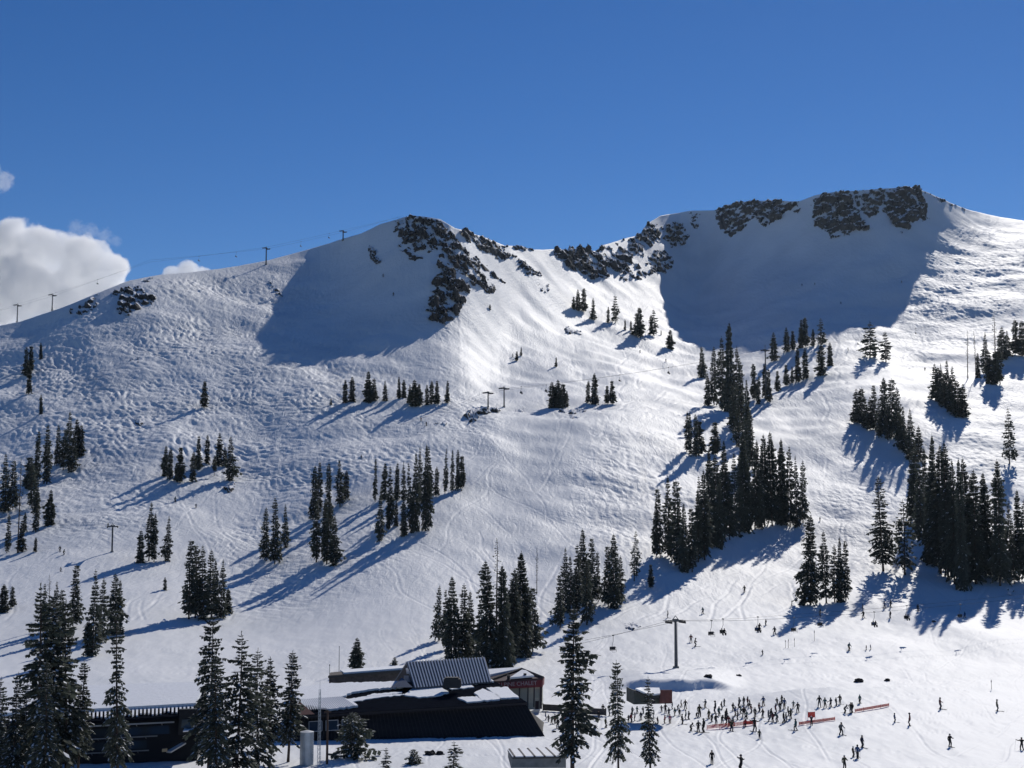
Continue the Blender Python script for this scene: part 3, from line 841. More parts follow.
outcrop([(512, 256), (522, 260), (534, 268), (544, 276), (540, 280), (522, 272)], 'dark boulders below the ridge by the saddle', 4, .05, 5, 3, 22)
outcrop([(538, 286), (546, 284), (552, 290), (546, 294)], 'small rocks at the top of the white gully', 2.2, .1, 4, 2, 23)
outcrop([(560, 326), (572, 328), (582, 334), (582, 338), (566, 334)], 'low rocks on the ridge foot above the bench', 2, .1, 4, 2, 24)
# left ridge
outcrop([(112, 292), (126, 288), (142, 290), (154, 296), (156, 304), (140, 312), (126, 318), (116, 314)], 'dark rocks in the hollow on the left ridge', 4, .16, 5, 4, 25)
outcrop([(70, 306), (88, 298), (100, 292), (100, 304), (88, 314), (72, 318)], 'scattered rocks left of the dark ridge hollow', 3, .32, 4, 4, 26)
outcrop([(144, 281), (160, 274), (156, 279), (140, 285)], 'thin bare rocks on the left skyline', 1.8, .1, 4, 2, 27)
outcrop([(270, 284), (278, 286), (282, 294), (274, 292)], 'bare rock tip on the left mogul ridge', 2.5, .1, 4, 2, 28)
outcrop([(462, 414), (482, 408), (496, 405), (500, 410), (488, 416), (470, 422)], 'rock pile under the two bench lift towers', 3.2, .02, 4, 3, 29)
outcrop([(558, 409), (572, 408), (588, 411), (586, 414), (564, 414)], 'flat rocks below the dense slope patch', 2.2, 0, 4, 2, 30)
outcrop([(512, 407), (526, 406), (526, 410), (514, 411)], 'small rocks right of the bench lift towers', 1.8, 0, 3, 2, 31)
outcrop([(570, 416), (582, 416), (580, 420), (570, 420)], 'little rock half buried below the flat rocks', 1.6, 0, 3, 2, 32)
outcrop([(224, 488), (234, 484), (239, 490), (230, 496), (223, 495)], 'boulder heap at the right end of the hillside group', 2.2, .05, 3, 2.5, 33)
outcrop([(136, 420), (144, 420), (144, 425), (137, 425)], 'snow-capped boulder on the mogul slope', 2.0, 0, 3, 2, 34)
outcrop([(130, 358), (137, 359), (136, 363), (130, 363)], 'small boulder high on the left mogul slope', 1.6, 0, 3, 2, 35)
outcrop([(432, 660 - 239), (446, 419), (447, 424), (440, 424)], 'dark stone below the upper crest row', 1.4, 0, 3, 2, 36)
outcrop([(620, 625), (632, 622), (645, 626), (634, 630), (622, 629)], 'low rock ledge beside the lift line', 1.1, .05, 2, 2, 37)
outcrop([(1003, 588), (1012, 586), (1018, 592), (1008, 597)], 'dark boulder in the shade below the right forest', 1.4, 0, 2, 2, 38)
# ------------------------------------------------------------------ lodge and the other buildings at the foot of the slope
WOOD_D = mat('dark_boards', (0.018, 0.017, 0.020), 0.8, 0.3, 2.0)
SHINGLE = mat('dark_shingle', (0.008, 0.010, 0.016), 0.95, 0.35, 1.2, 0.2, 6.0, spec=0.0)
METAL_R = mat('grey_metal_roof', (0.10, 0.115, 0.145), 0.6, 0.25, 1.2)
RIB = mat('roof_rib', (0.75, 0.77, 0.80), 0.6)
ROOFSNOW = mat('roof_snow', (0.84, 0.86, 0.89), 0.7, 0.04, 1.5, 0.5, 2.0)
GLASS_D = mat('dark_window', (0.03, 0.04, 0.05), 0.08, spec=0.6)
TRIM = mat('pale_trim', (0.45, 0.45, 0.44), 0.6)
RED = mat('red_fascia', (0.19, 0.035, 0.04), 0.6, 0.15, 3.0)
REDBROWN = mat('red_brown_siding', (0.16, 0.06, 0.05), 0.7, 0.25, 2.0)
CREAM = mat('cream_panel', (0.46, 0.45, 0.36), 0.6, 0.12, 2.0)
BROWN = mat('weathered_brown', (0.10, 0.085, 0.075), 0.8, 0.3, 2.0)
GREYWALL = mat('grey_wall', (0.22, 0.22, 0.21), 0.8, 0.2, 1.5)
STEEL = mat('painted_steel', (0.10, 0.105, 0.115), 0.5, 0.2, 1.0, metallic=0.4)
GALV = mat('galvanised_steel', (0.42, 0.46, 0.50), 0.45, 0.15, 1.2, metallic=0.4)
BLUEROOF = mat('blue_grey_roof', (0.075, 0.10, 0.15), 0.6)
WHITE_P = mat('white_paint', (0.75, 0.75, 0.74), 0.5)

def A(*q): return [at(*p) for p in q]
def plane_pts(quad, px_pts, off=0.0):
    """points of the photograph projected on the plane of a quad (a list of world points)"""
    o = quad[0]; n = (quad[1] - quad[0]).cross(quad[-1] - quad[0]).normalized()
    if n.z < 0: n = -n
    out = []
    for (u, v) in px_pts:
        d = ray(u, v)
        t_ = (o - CAM).dot(n) / d.dot(n)
        out.append(CAM + d * t_ + n * off)
    return out, n
def layer(mb, quad, px_pts, thick, lift=0.02, ragged=False):
    """a lying layer (snow) on the plane of a roof, with a ragged outline"""
    if ragged:
        gg = random.Random(int(px_pts[0][0] * 13 + px_pts[0][1])); q = []
        for (a, b) in zip(px_pts, px_pts[1:] + px_pts[:1]):
            k_ = max(1, int(math.hypot(b[0] - a[0], b[1] - a[1]) / 2.2))
            for i_ in range(k_):
                f_ = i_ / k_
                q.append((a[0] + (b[0] - a[0]) * f_ + gg.uniform(-.9, .9) * (i_ > 0), a[1] + (b[1] - a[1]) * f_ + gg.uniform(-.45, .45) * (i_ > 0)))
        px_pts = q
    top, n = plane_pts(quad, px_pts, thick + lift)
    base = [p - n * thick for p in top]
    a = [mb.bm.verts.new(p) for p in top]; b = [mb.bm.verts.new(p) for p in base]
    k = len(a)
    fs = [mb.bm.faces.new(a), mb.bm.faces.new(b[::-1])] + [mb.bm.faces.new((a[i], b[i], b[(i + 1) % k], a[(i + 1) % k])) for i in range(k)]
    mb._fin(fs)
def lerp(a, b, t_): return a + (b - a) * t_
def bevel_lines(mb, quad, n, r, off=0.05, f0=0.0, f1=1.0):
    """ribs running down a roof quad [bottom left, bottom right, top right, top left]"""
    bl, br, tr, tl = quad
    nn = (br - bl).cross(tl - bl).normalized()
    for i in range(n):
        f = (i + 0.5) / n
        mb.tube(lerp(lerp(bl, br, f), lerp(tl, tr, f), f0) + nn * off, lerp(lerp(bl, br, f), lerp(tl, tr, f), f1) + nn * off, r, r, 4)

# ---- the dark main lodge
lodge = empty('ski_lodge', at(430, 736, 212))
tag(lodge, 'long dark timber ski lodge with a patchy snow-covered shingle roof', 'lodge')
def child_of(o, root):
    bpy.context.view_layer.update()
    o.parent = root; o.matrix_parent_inverse = root.matrix_world.inverted()
    return o
front_top = A((298, 715, 210.5), (524, 702.5, 218))
FQ = A((296, 745, 209), (547, 740, 213.5), (525, 702.5, 218), (299, 714.5, 211))
m = MB(); m.slab(FQ, 0.4)
m.slab(A((547, 740, 213.5), (546, 724, 228), (497, 684, 232), (525, 702.5, 218)), 0.3)
m.slab(A((296, 745, 209), (299, 714.5, 211), (290, 688, 228), (290, 720, 226))[::-1], 0.3)
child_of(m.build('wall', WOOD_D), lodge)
m = MB(); bevel_lines(m, FQ, 62, 0.07, 0.04, 0.0, 0.93); child_of(m.build('batten', mat('wall_batten', (0.035, 0.034, 0.038), 0.8)), lodge)
RQ = A((295, 716, 209.6), (527, 702.2, 217.6), (495, 681, 233), (288, 688, 229))
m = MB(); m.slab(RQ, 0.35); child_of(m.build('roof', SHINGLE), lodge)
m = MB(); 
m.slab(A((295, 716.8, 209.4), (527, 703, 217.4), (527, 705, 217.4), (295, 719, 209.4))[::-1], 0.15); child_of(m.build('fascia', mat('dark_fascia', (0.03, 0.03, 0.035), 0.8, spec=.05)), lodge)
m = MB()
layer(m, RQ, [(457.5, 699), (477, 697.5), (483, 702), (467, 703.5)], 0.22, .02, True)
layer(m, RQ, [(474, 694.5), (482.5, 690), (499, 697.5), (500, 700.5), (482, 702), (477.5, 696.6)], 0.25, .02, True)
layer(m, RQ, [(486.5, 689.2), (508, 688.5), (512, 693), (519, 699), (501, 699.6)], 0.25, .02, True)
layer(m, RQ, [(404, 695.8), (414, 689.2), (440, 687.6), (449, 693.5), (437, 697), (420, 698.5)], 0.2, .02, True)
layer(m, RQ, [(299, 706), (292, 690), (330, 685.2), (392, 683.2), (410, 683.5), (402, 688.6), (372, 691), (352, 694), (341, 699), (352, 702.5), (358, 707.5), (330, 711)], 0.32, .02, True)
layer(m, RQ, [(372, 694.8), (402, 692.6), (402, 694), (366, 697.6)], 0.15, .02, True)
layer(m, RQ, [(414, 684), (447, 682.5), (441, 687.3), (414, 688.8)], 0.3, .02, True)
layer(m, RQ, [(462, 682.5), (491, 680.8), (494, 682.8), (464, 686)], 0.3, .02, True)
layer(m, RQ, [(340, 700.5), (372, 696.5), (404, 694.6), (404, 695.6), (376, 698.6), (350, 703)], .12, .02, True)
layer(m, RQ, [(446, 686.5), (470, 685), (474, 688), (452, 690.5)], .18, .02, True)
child_of(m.build('snow_cover', ROOFSNOW), lodge)
m = MB()
WQ, nW = plane_pts(RQ, [(299, 713), (356, 708), (342, 698.6), (296, 702)])
bevel_lines(m, WQ, 26, 0.09, 0.33); child_of(m.build('snow_ridges', mat('snow_tongue', (0.66, 0.68, 0.72), 0.6)), lodge)
m = MB()
for (a, b) in (((309, 722), (322, 732)), ((326, 721), (338, 731)), ((342, 720), (354, 730))):
    q = [lerp(FQ[0], FQ[1], 0) for _ in range(1)]
    pts, n_ = plane_pts(FQ, [(a[0], b[1]), (b[0], b[1] - .8), (b[0], a[1] - .8), (a[0], a[1])], 0)
    nrm = (pts[1] - pts[0]).cross(pts[3] - pts[0]).normalized()
    if nrm.y > 0: nrm = -nrm
    m2 = MB(); m2.slab([p + nrm * 0.14 for p in pts], 0.08); w_ = child_of(m2.build('window', GLASS_D), lodge)
    bpy.context.view_layer.update()
    m3 = MB()
    for i in range(4):
        m3.tube(pts[i] + nrm * 0.14, pts[(i + 1) % 4] + nrm * 0.14, 0.07, 0.07, 4)
    fr = m3.build('frame', TRIM); fr.parent = w_; fr.matrix_parent_inverse = w_.matrix_world.inverted()
m.bm.free()
# the steep-roofed hall standing out of the main roof
HQ = A((414, 687.5, 226), (492, 682, 231), (485, 657.5, 237), (406.5, 662, 232))
HB = A((395, 680, 240), (478, 672, 246), (485, 657.5, 237), (406.5, 662, 232))
m = MB(); m.slab(HQ, 0.25); m.slab(HB[::-1], 0.25); child_of(m.build('hall_roof', METAL_R), lodge)['label'] = 'steep grey ribbed metal roof of the hall'
m = MB(); bevel_lines(m, HQ, 27, 0.13, 0.05); child_of(m.build('roof_rib', RIB), lodge)
m = MB(); m.slab(A((414, 687.5, 226.3), (406.5, 662.3, 232.2), (395, 682, 240)), 0.2); child_of(m.build('gable', mat('dark_gable', (0.05, 0.04, 0.038), 0.8)), lodge)
m = MB()
for (a, b) in (((407, 668), (410.5, 674)), ((405, 675.5), (411, 682))):
    G = A((414, 687.5, 226.3), (406.5, 662.3, 232.2), (395, 682, 240))
    nG = (G[1] - G[0]).cross(G[2] - G[0]).normalized()
    if nG.y > 0: nG = -nG
    t_ = []
    for (u, v) in ((a[0], b[1]), (b[0], b[1]), (b[0] - 2, a[1]), (a[0] - 1, a[1])):
        d = ray(u, v); t_.append(CAM + d * ((G[0] - CAM).dot(nG) / d.dot(nG)) + nG * 0.06)
    m.slab(t_, 0.04)
child_of(m.build('gable_window', mat('pale_gable_glass', (0.22, 0.24, 0.28), 0.2)), lodge)
m = MB()
ap = at(402, 677.5, 229)
c0, c1, c2 = at(390.5, 687.5, 226), at(413, 687.3, 224.8), at(408, 684, 231)
m.poly([c0, c1, ap]); m.poly([c1, c2, ap]); m.poly([c2, c0, ap]); m.poly([c0, c2, c1])
child_of(m.build('hip_roof', BLUEROOF), lodge)['label'] = 'small blue-grey hipped roof beside the gable'
for (u, v, Y, sx, sz) in ((452, 687, 224.5, 2.6, 1.4), (446.5, 687, 224.3, .8, .9), (459, 686, 225, .7, 1.0)):
    p = at(u, v, Y); m = MB(); m.box((p.x, p.y, p.z + sz / 2 - .1), (sx, 1.6, sz)); m.box((p.x, p.y, p.z + sz), (sx * .8, 1.3, .25)); child_of(m.build('roof_vent', mat('vent_box', (0.05, 0.048, 0.05), 0.7)), lodge)
m = MB(); p = at(327, 689, 226); m.slab(A((293, 716, 209.9), (299, 701, 213.5), (317, 716, 210.3))[::-1], .2); child_of(m.build('porch_gable', REDBROWN), lodge)

# ---- left building under a thick sheet of snow
annex = empty('day_lodge', at(130, 756, 190))
tag(annex, 'wide dark building at lower left under one thick snow roof', 'lodge')
m = MB()
m.slab(A((-90, 775, 186), (197, 760, 192), (197, 714, 194), (-90, 728, 188)), .4)
m.slab(A((197, 760, 192), (206, 738, 214), (206, 690, 214), (197, 714, 194)), .3)
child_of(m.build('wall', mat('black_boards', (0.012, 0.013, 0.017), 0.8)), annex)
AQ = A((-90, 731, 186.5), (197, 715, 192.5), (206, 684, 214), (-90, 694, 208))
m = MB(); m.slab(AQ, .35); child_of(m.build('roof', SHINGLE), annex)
m = MB(); layer(m, AQ, [(-88, 721), (60, 714.5), (196, 707), (205, 685.2), (60, 690), (-88, 695)], .55); child_of(m.build('snow_cover', ROOFSNOW), annex)
m = MB(); g = random.Random(5)
for i in range(70):                                           # tongues of snow left between the ribs at the eave
    u = -80 + i * 3.95
    vb = 731 - (u + 90) * 16 / 287 - g.uniform(1.0, 3.5); vt = 720 - (u + 90) * 14 / 287
    layer(m, AQ, [(u - 1.1, vb), (u + .6, vb - g.uniform(0, 1)), (u + 1.2, vt - 2), (u - 1.2, vt - 2)], .22)
child_of(m.build('snow_tongues', ROOFSNOW), annex)
AF = A((-90, 775, 186), (197, 760, 192), (197, 714, 194), (-90, 728, 188))
nA = (AF[1] - AF[0]).cross(AF[3] - AF[0]).normalized()
for (f0, f1, mt_, nm, out, a, b) in ((.80, .83, TRIM, 'balcony_rail', .9, .02, .92), (.52, .545, GREYWALL, 'balcony_rail', .9, .02, .86), (.22, .245, GREYWALL, 'balcony_rail', .9, .02, .83), (.60, .78, GLASS_D, 'window_band', .03, .03, .9), (.30, .48, GLASS_D, 'window_band', .03, .03, .82)):
    m = MB(); q = [lerp(lerp(AF[0], AF[1], x), lerp(AF[3], AF[2], x), f) + nA * out for (x, f) in ((a, f0), (b, f0), (b, f1), (a, f1))]
    m.slab(q, .12)
    if out > .5:
        for k in range(10):
            x = a + (b - a) * (k + .5) / 10
            p0 = lerp(lerp(AF[0], AF[1], x), lerp(AF[3], AF[2], x), f0)
            m.tube(p0, p0 + nA * out, .06, .06, 4)
    child_of(m.build(nm, mt_), annex)
p = at(187, 731, 190.5)
m = MB(); m.slab(A((178, 735, 190), (197, 735, 190.4), (197, 709, 190.8), (179.5, 709.5, 190.2)), 3.0); child_of(m.build('stair_tower', mat('stair_boards', (0.016, 0.018, 0.022), .7)), annex)
m = MB(); m.slab(A((181, 728, 189.9), (195, 727.5, 190.2), (195, 719, 190.4), (182, 719.5, 190)), .05); child_of(m.build('stair_window', mat('blue_glass', (0.04, 0.06, 0.085), .1)), annex)
m = MB(); m.slab(A((183, 731, 189.2), (194, 730, 189.4), (192, 727, 191), (185, 727, 190.6)), .15); child_of(m.build('snow_ledge', ROOFSNOW), annex)
m = MB(); m.slab(A((171, 753, 187.5), (186, 744, 190), (186, 742.8, 190), (171, 751.5, 187.5)), .8); child_of(m.build('stair_rail', TRIM), annex)
m = MB(); m.slab(A((162, 752, 187.4), (167, 751.7, 187.4), (167, 748.6, 187.4), (162, 749, 187.4)), .2); child_of(m.build('notice_board', mat('tan_board', (.40, .32, .2), .7)), annex)

# ---- chalet with the red sign band
ch = empty('chalet', at(525, 708, 240))
tag(ch, 'small snowy-roofed chalet with a red sign band above pale windows', 'chalet')
CQ = A((497, 712, 241), (541, 709, 239), (541.5, 686, 239), (497, 688, 241))
m = MB(); m.slab(CQ, .3); m.slab(A((541, 709, 239), (543, 703, 247), (543, 682, 247), (541.5, 686, 239)), .3)
child_of(m.build('wall', CREAM), ch)
nC = (CQ[1] - CQ[0]).cross(CQ[3] - CQ[0]).normalized()
def on(q, n_, x, y, off=0.0): return lerp(lerp(q[0], q[1], x), lerp(q[3], q[2], x), y) + n_ * off
for x in (.28, .51, .70, .84):
    m = MB(); m.slab([on(CQ, nC, x - .012, .1, .08), on(CQ, nC, x + .012, .1, .08), on(CQ, nC, x + .012, .98, .08), on(CQ, nC, x - .012, .98, .08)], .1); child_of(m.build('mullion', mat('dark_mullion', (.06, .06, .065), .6)), ch)
for (x0, x1, y0, y1) in ((.53, .68, .34, .92), (.30, .49, .34, .92), (.86, .97, .5, .88), (.05, .26, .34, .92)):
    m = MB(); m.slab([on(CQ, nC, x0, y0, .05), on(CQ, nC, x1, y0, .05), on(CQ, nC, x1, y1, .05), on(CQ, nC, x0, y1, .05)], .04); child_of(m.build('window_pane', mat('pale_glass', (.36, .38, .33), .15)), ch)
m = MB(); m.slab([on(CQ, nC, .87, 0, .06), on(CQ, nC, .95, 0, .06), on(CQ, nC, .95, .36, .06), on(CQ, nC, .87, .36, .06)], .05); child_of(m.build('door', mat('dark_door', (.04, .03, .035), .6)), ch)
m = MB(); m.slab(A((539.5, 709, 238.8), (542, 709, 238.8), (542.4, 683, 238.8), (540, 683, 238.8)), .4); child_of(m.build('corner_post', mat('dark_post', (.05, .045, .05), .7)), ch)
SQ = A((494, 689.5, 239.5), (542.3, 687, 237.6), (542.8, 678, 237.6), (494, 681.3, 239.5))
nS = (SQ[1] - SQ[0]).cross(SQ[3] - SQ[0]).normalized()
m = MB(); m.slab(SQ, .5); m.slab(A((542.3, 687, 237.6), (544.3, 684, 246), (544.6, 677, 246), (542.8, 678, 237.6)), .2); band = child_of(m.build('sign_band', RED), ch)
band['label'] = 'red sign band with pale lettering'
cu_ = bpy.data.curves.new('sign_text', 'FONT'); cu_.body = 'ALPINE CHALET'; cu_.size = 0.95; cu_.extrude = 0.03; cu_.align_x = 'CENTER'; cu_.align_y = 'CENTER'
to = bpy.data.objects.new('sign_tmp', cu_); COL.objects.link(to)
bpy.context.view_layer.update()
tm = bpy.data.meshes.new_from_object(to.evaluated_get(bpy.context.evaluated_depsgraph_get()))
bpy.data.objects.remove(to)
tm.materials.clear(); tm.materials.append(mat('sign_letters', (.42, .35, .36), .6))
so = link_mesh('lettering', tm)
xa = (SQ[1] - SQ[0]).normalized(); za = (SQ[3] - SQ[0]).normalized()
za = (za - xa * za.dot(xa)).normalized(); na = xa.cross(za)
so.matrix_world = Matrix.Translation(on(SQ, nS, .48, .5, .04)) @ Matrix((xa, za, na)).transposed().to_4x4()
bpy.context.view_layer.update()
mw = so.matrix_world.copy(); so.parent = band; so.matrix_parent_inverse = band.matrix_world.inverted(); so.matrix_world = mw
m = MB()
m.slab(A((494, 681.3, 239.4), (542.8, 678, 237.5), (521.5, 669.5, 246), (490, 676, 249)), .3)
child_of(m.build('roof', mat('roof_dark_red', (.07, .04, .045), .7)), ch)
QR = A((494, 681.3, 239.4), (542.8, 678, 237.5), (521.5, 669.5, 246), (490, 676, 249))
m = MB()
m.slab([p + Vector((0, 0, .35)) for p in A((510, 679.4, 238.8), (534, 677.4, 237.9), (526, 672.2, 243.4), (522.5, 671.2, 245.0))], .3)
m.slab([p + Vector((0, 0, .4)) for p in A((486, 677.5, 248), (518, 671, 247), (520, 669.2, 249), (484, 671.5, 258))], .4)
child_of(m.build('snow_cover', ROOFSNOW), ch)
m = MB(); m.path(A((490, 680, 240.5), (521.5, 668.8, 245.5), (543, 677.4, 237.4)), .22, 6); child_of(m.build('barge_board', mat('dark_post', (.05, .045, .05), .7)), ch)
for (u, v, Y) in ((508.5, 680, 239.3), (525, 678.3, 238.8)):
    p = at(u, v, Y); m = MB(); m.box((p.x, p.y + .2, p.z + .35), (.5, .5, .9)); child_of(m.build('chimney', mat('vent_box', (0.05, 0.048, 0.05), 0.7)), ch)

# ---- low flat shed behind the lodge
sh = empty('low_shed', at(365, 681, 246)); tag(sh, 'long low brown shed with snow on its flat roof behind the lodge', 'shed')
S0 = A((329, 686, 246), (404, 681, 247), (404, 669.6, 247), (329, 675.5, 246))
m = MB(); m.slab(S0, 5.0); child_of(m.build('wall', BROWN), sh)
S1 = A((328, 676, 245.6), (405, 670, 246.6), (402, 667.2, 256), (334, 672, 256))
m = MB(); m.slab(S1, .35); child_of(m.build('roof', mat('shed_roof', (.08, .075, .07), .8)), sh)
m = MB(); m.slab([p + Vector((0, 0, .36)) for p in A((344, 674.6, 246.4), (404, 669.8, 247), (401, 667.4, 255.6), (340, 671.8, 255.6))], .34); child_of(m.build('snow_cover', ROOFSNOW), sh)

# ---- ski patrol hut among the crowd
hut = empty('ski_hut', at(652, 704, 229)); tag(hut, 'small wooden hut with a snowy slanted roof among the crowd', 'hut')
m = MB()
H0 = A((634, 704.5, 227), (672, 703.5, 228), (672, 694, 228), (649, 696.5, 227.4), (634, 690.5, 227))
m.slab(H0, 5.0); child_of(m.build('wall', mat('grey_green_boards', (.085, .09, .075), .8, .25, 2.0)), hut)
m = MB(); m.slab(A((659.5, 703.3, 226.6), (672.2, 703, 227), (672.2, 690, 227), (661, 690, 226.8)), .3); child_of(m.build('side_panel', REDBROWN), hut)
m = MB(); m.slab(A((633.6, 690, 226.4), (649, 697, 226.6), (662, 696, 227), (660, 689.2, 233), (640, 688.6, 233)), .25); child_of(m.build('roof', mat('shed_roof', (.08, .075, .07), .8)), hut)
m = MB(); m.slab([p + Vector((0, 0, .28)) for p in A((635.5, 690, 226.6), (649.5, 696.2, 226.8), (660.6, 695, 227.2), (659.4, 689.4, 232.6), (641, 689, 232.6))], .26); child_of(m.build('snow_cover', ROOFSNOW), hut)
m = MB(); m.slab(A((650, 704, 226.4), (655, 703.9, 226.4), (655, 698.2, 226.5), (650, 698.4, 226.5)), .1); child_of(m.build('door', mat('dark_door', (.04, .03, .035), .6)), hut)

# ---- tank, poles and mast before the lodge
def on_ground(u, v):
    p, _ = hit(u, v); return p
p = on_ground(306.5, 765)
tank = empty('water_tank', p); tag(tank, 'pale grey ribbed cylindrical tank standing on snow beside the poles', 'tank')
hgt = px(32, p.y); r_ = px(6.6, p.y)
m = MB(); m.tube((0, 0, -.3), (0, 0, hgt), r_, r_, 28)
o = m.build('body', GALV, tank, smooth=False)
for k in range(3):
    m = MB(); m.tube((0, 0, hgt * (.2 + .3 * k)), (0, 0, hgt * (.2 + .3 * k) + .09), r_ + .03, r_ + .03, 28); m.build('hoop', GALV, tank)
m = MB(); m.tube((0, 0, hgt), (0, 0, hgt + .16), r_ * 1.03, r_ * .3, 28); m.build('lid', mat('tank_lid', (.6, .62, .65), .6), tank)
m = MB(); m.box((r_ * .7, -r_ * .75, hgt / 2), (.06, .06, hgt)); m.box((r_ * .7 + .35, -r_ * .75, hgt / 2), (.06, .06, hgt))
for k in range(12): m.box((r_ * .7 + .17, -r_ * .75, hgt * (k + .5) / 12), (.35, .04, .04))
m.build('ladder', GALV, tank)
p = on_ground(327, 764)
pole = empty('wooden_pole', p); tag(pole, 'brown wooden pole between the grey tank and the round fir', 'pole')
m = MB(); m.tube((0, 0, -.4), (0, 0, px(52, p.y)), .17, .13, 10); m.build('shaft', mat('pole_wood', (.075, .05, .04), .9, .3, 2.0), pole)
m = MB(); m.box((0, 0, px(50, p.y)), (.9, .12, .14)); m.build('crossarm', mat('pole_wood', (.075, .05, .04)), pole)
p = on_ground(319, 766)
mast = empty('lattice_mast', p); tag(mast, 'thin pale lattice mast in front of the lodge corner', 'mast')
m = MB(); hm = px(74, p.y)
for (x, y) in ((-.22, -.13), (.22, -.13), (0, .25)): m.tube((x, y, -.3), (x * .5, y * .5, hm), .035, .03, 5)
m.build('rail', GALV, mast)
m = MB(); k = 0; z = .2
P3 = [(-.22, -.13), (.22, -.13), (0, .25)]
while z < hm - .6:
    f0, f1 = 1 - .5 * z / hm, 1 - .5 * (z + .55) / hm
    for i in range(3):
        a, b = P3[i], P3[(i + 1) % 3]
        m.tube((a[0] * f0, a[1] * f0, z), (b[0] * f1, b[1] * f1, z + .55), .02, .02, 4)
    z += .55
m.build('bracing', GALV, mast)
m = MB(); m.tube((0, 0, hm), (0, 0, hm + 1.2), .02, .01, 5); m.build('antenna', GALV, mast)
for (u, v0, v1, lab) in ((339, 648, 674, 'thin grey flagpole rising behind the low shed'), (329.5, 666, 678, 'short lamp post at the left end of the low shed')):
    p = on_ground(u, v1); o = empty('lamp_post', p); tag(o, lab, 'post')
    m = MB(); m.tube((0, 0, -.3), (0, 0, px(v1 - v0, p.y)), .07, .05, 6); m.build('shaft', STEEL, o)
    m = MB(); m.tube((0, 0, px(v1 - v0, p.y)), (0, 0, px(v1 - v0, p.y) + .25), .13 if v0 > 660 else .07, .05, 8); m.build('cap', STEEL, o)

# ---- snow-topped bench box with slats, low foreground
bx = empty('slatted_deck', at(535, 763, 178)); tag(bx, 'low grey deck box with dark slats and snow between them', 'deck')
D0 = A((511, 768, 176.5), (566, 768, 176.5), (566, 756.5, 176.5), (513, 757.5, 176.5))
m = MB(); m.slab(D0, .3); m.slab(A((513, 757.5, 176.5), (508, 750.5, 183), (508, 757, 183), (511, 768, 176.5)), .2); child_of(m.build('wall', GREYWALL), bx)
DQ = A((512.5, 757.3, 176.4), (566, 756.5, 176.4), (556, 748.3, 184), (507.5, 750, 184))
m = MB(); m.slab(DQ, .2); child_of(m.build('deck', mat('shed_roof', (.08, .075, .07), .8)), bx)
m = MB(); m.slab([p + Vector((0, 0, .12)) for p in DQ], .11); child_of(m.build('snow_cover', ROOFSNOW), bx)
for k in range(6):
    f = .02 + .94 * k / 5
    m = MB(); m.slab([lerp(DQ[0], DQ[1], f) + Vector((0, -.1, .17)), lerp(DQ[0], DQ[1], f + .035) + Vector((0, -.1, .17)), lerp(DQ[3], DQ[2], f + .035) + Vector((0, .1, .17)), lerp(DQ[3], DQ[2], f) + Vector((0, .1, .17))], .16); child_of(m.build('slat', mat('dark_post', (.05, .045, .05), .7)), bx)

# ---- dark board fence right of the chalet
fe = empty('board_fence', at(565, 710, 226)); tag(fe, 'low dark board fence running right from the chalet behind the tall fir', 'fence')
pts = [on_ground(543, 711), on_ground(560, 712), on_ground(580, 714.5), on_ground(606, 716)]
m = MB()
for a, b in zip(pts[:-1], pts[1:]): m.slab([a + Vector((0, 0, .1)), b + Vector((0, 0, .1)), b + Vector((0, 0, 1.15)), a + Vector((0, 0, 1.15))], .08)
child_of(m.build('boards', BROWN), fe)
for a in pts:
    m = MB(); m.tube(a + Vector((0, 0.1, -.3)), a + Vector((0, 0.1, 1.3)), .08, .08, 6); child_of(m.build('post', BROWN), fe)

# ---- dark stones and clumps lying in the snow
STONE = mat('dark_stone', (.032, .031, .032), .9, .4, 3.0, spec=.1)
STONES = [(430, 755, 1.15, 'larger dark boulder of two in the snow before the lodge'), (439.5, 754.5, .9, 'smaller dark boulder of two in the snow before the lodge'), (421, 738, .5, 'small dark stone left below the lodge wall'), (479, 738, .55, 'flat stone in the middle of the snow before the lodge'),
          (496, 733, .8, 'dark boulder near the right end of the lodge wall'), (512, 732, .4, 'first little stone right of the boulder by the lodge'), (524, 733, .45, 'second little stone right of the boulder by the lodge'), (532, 732, .35, 'pale little stone at the lodge corner'),
          (539, 734, .4, 'small stone just outside the lodge corner'), (554, 732, .45, 'round stone left of the tall snowy fir'), (561, 732, .4, 'stone touching the tall snowy fir'),
          (739, 676, .7, 'lone dark rock on the snow above the shaded drift'), (708, 677.5, 1.2, 'flat dark rock just above the shaded drift'), (934, 622, .7, 'round rock in the snow under the lift line at right'),
          (859, 682, 1.3, 'long dark rock on the wide white field'), (887, 681, .9, 'small rock right of the long one on the white field')]
for (u, v, s_, lab) in STONES:
    p = on_ground(u, v)
    g = random.Random(int(u * 7 + v)); bm = bmesh.new()
    bmesh.ops.create_icosphere(bm, subdivisions=3, radius=s_ * .5)
    off = g.uniform(0, 90)
    for vtx in bm.verts:
        c = vtx.co; k = 1 + .6 * float(fbm(np.array([c.x / s_ * 3 + off]), np.array([c.y / s_ * 3 + c.z / s_ * 4]), 3, 5)[0])
        vtx.co = Vector((c.x * 1.35 * k, c.y * k, c.z * .75 * k))
    me_ = bpy.data.meshes.new('stone'); bm.to_mesh(me_); bm.free(); me_.materials.append(STONE)
    o = link_mesh('stone', me_); o.location = p + Vector((0, 0, s_ * .12)); tag(o, lab, 'stone', 'dark stones lying in the snow')
for (u, v0, v1, lab, wd) in ((414, 749, 764, 'small leafy shrub poking out of the snow', 1.5),):
    plant('bush', u, v0, v1, lab, None, .8)
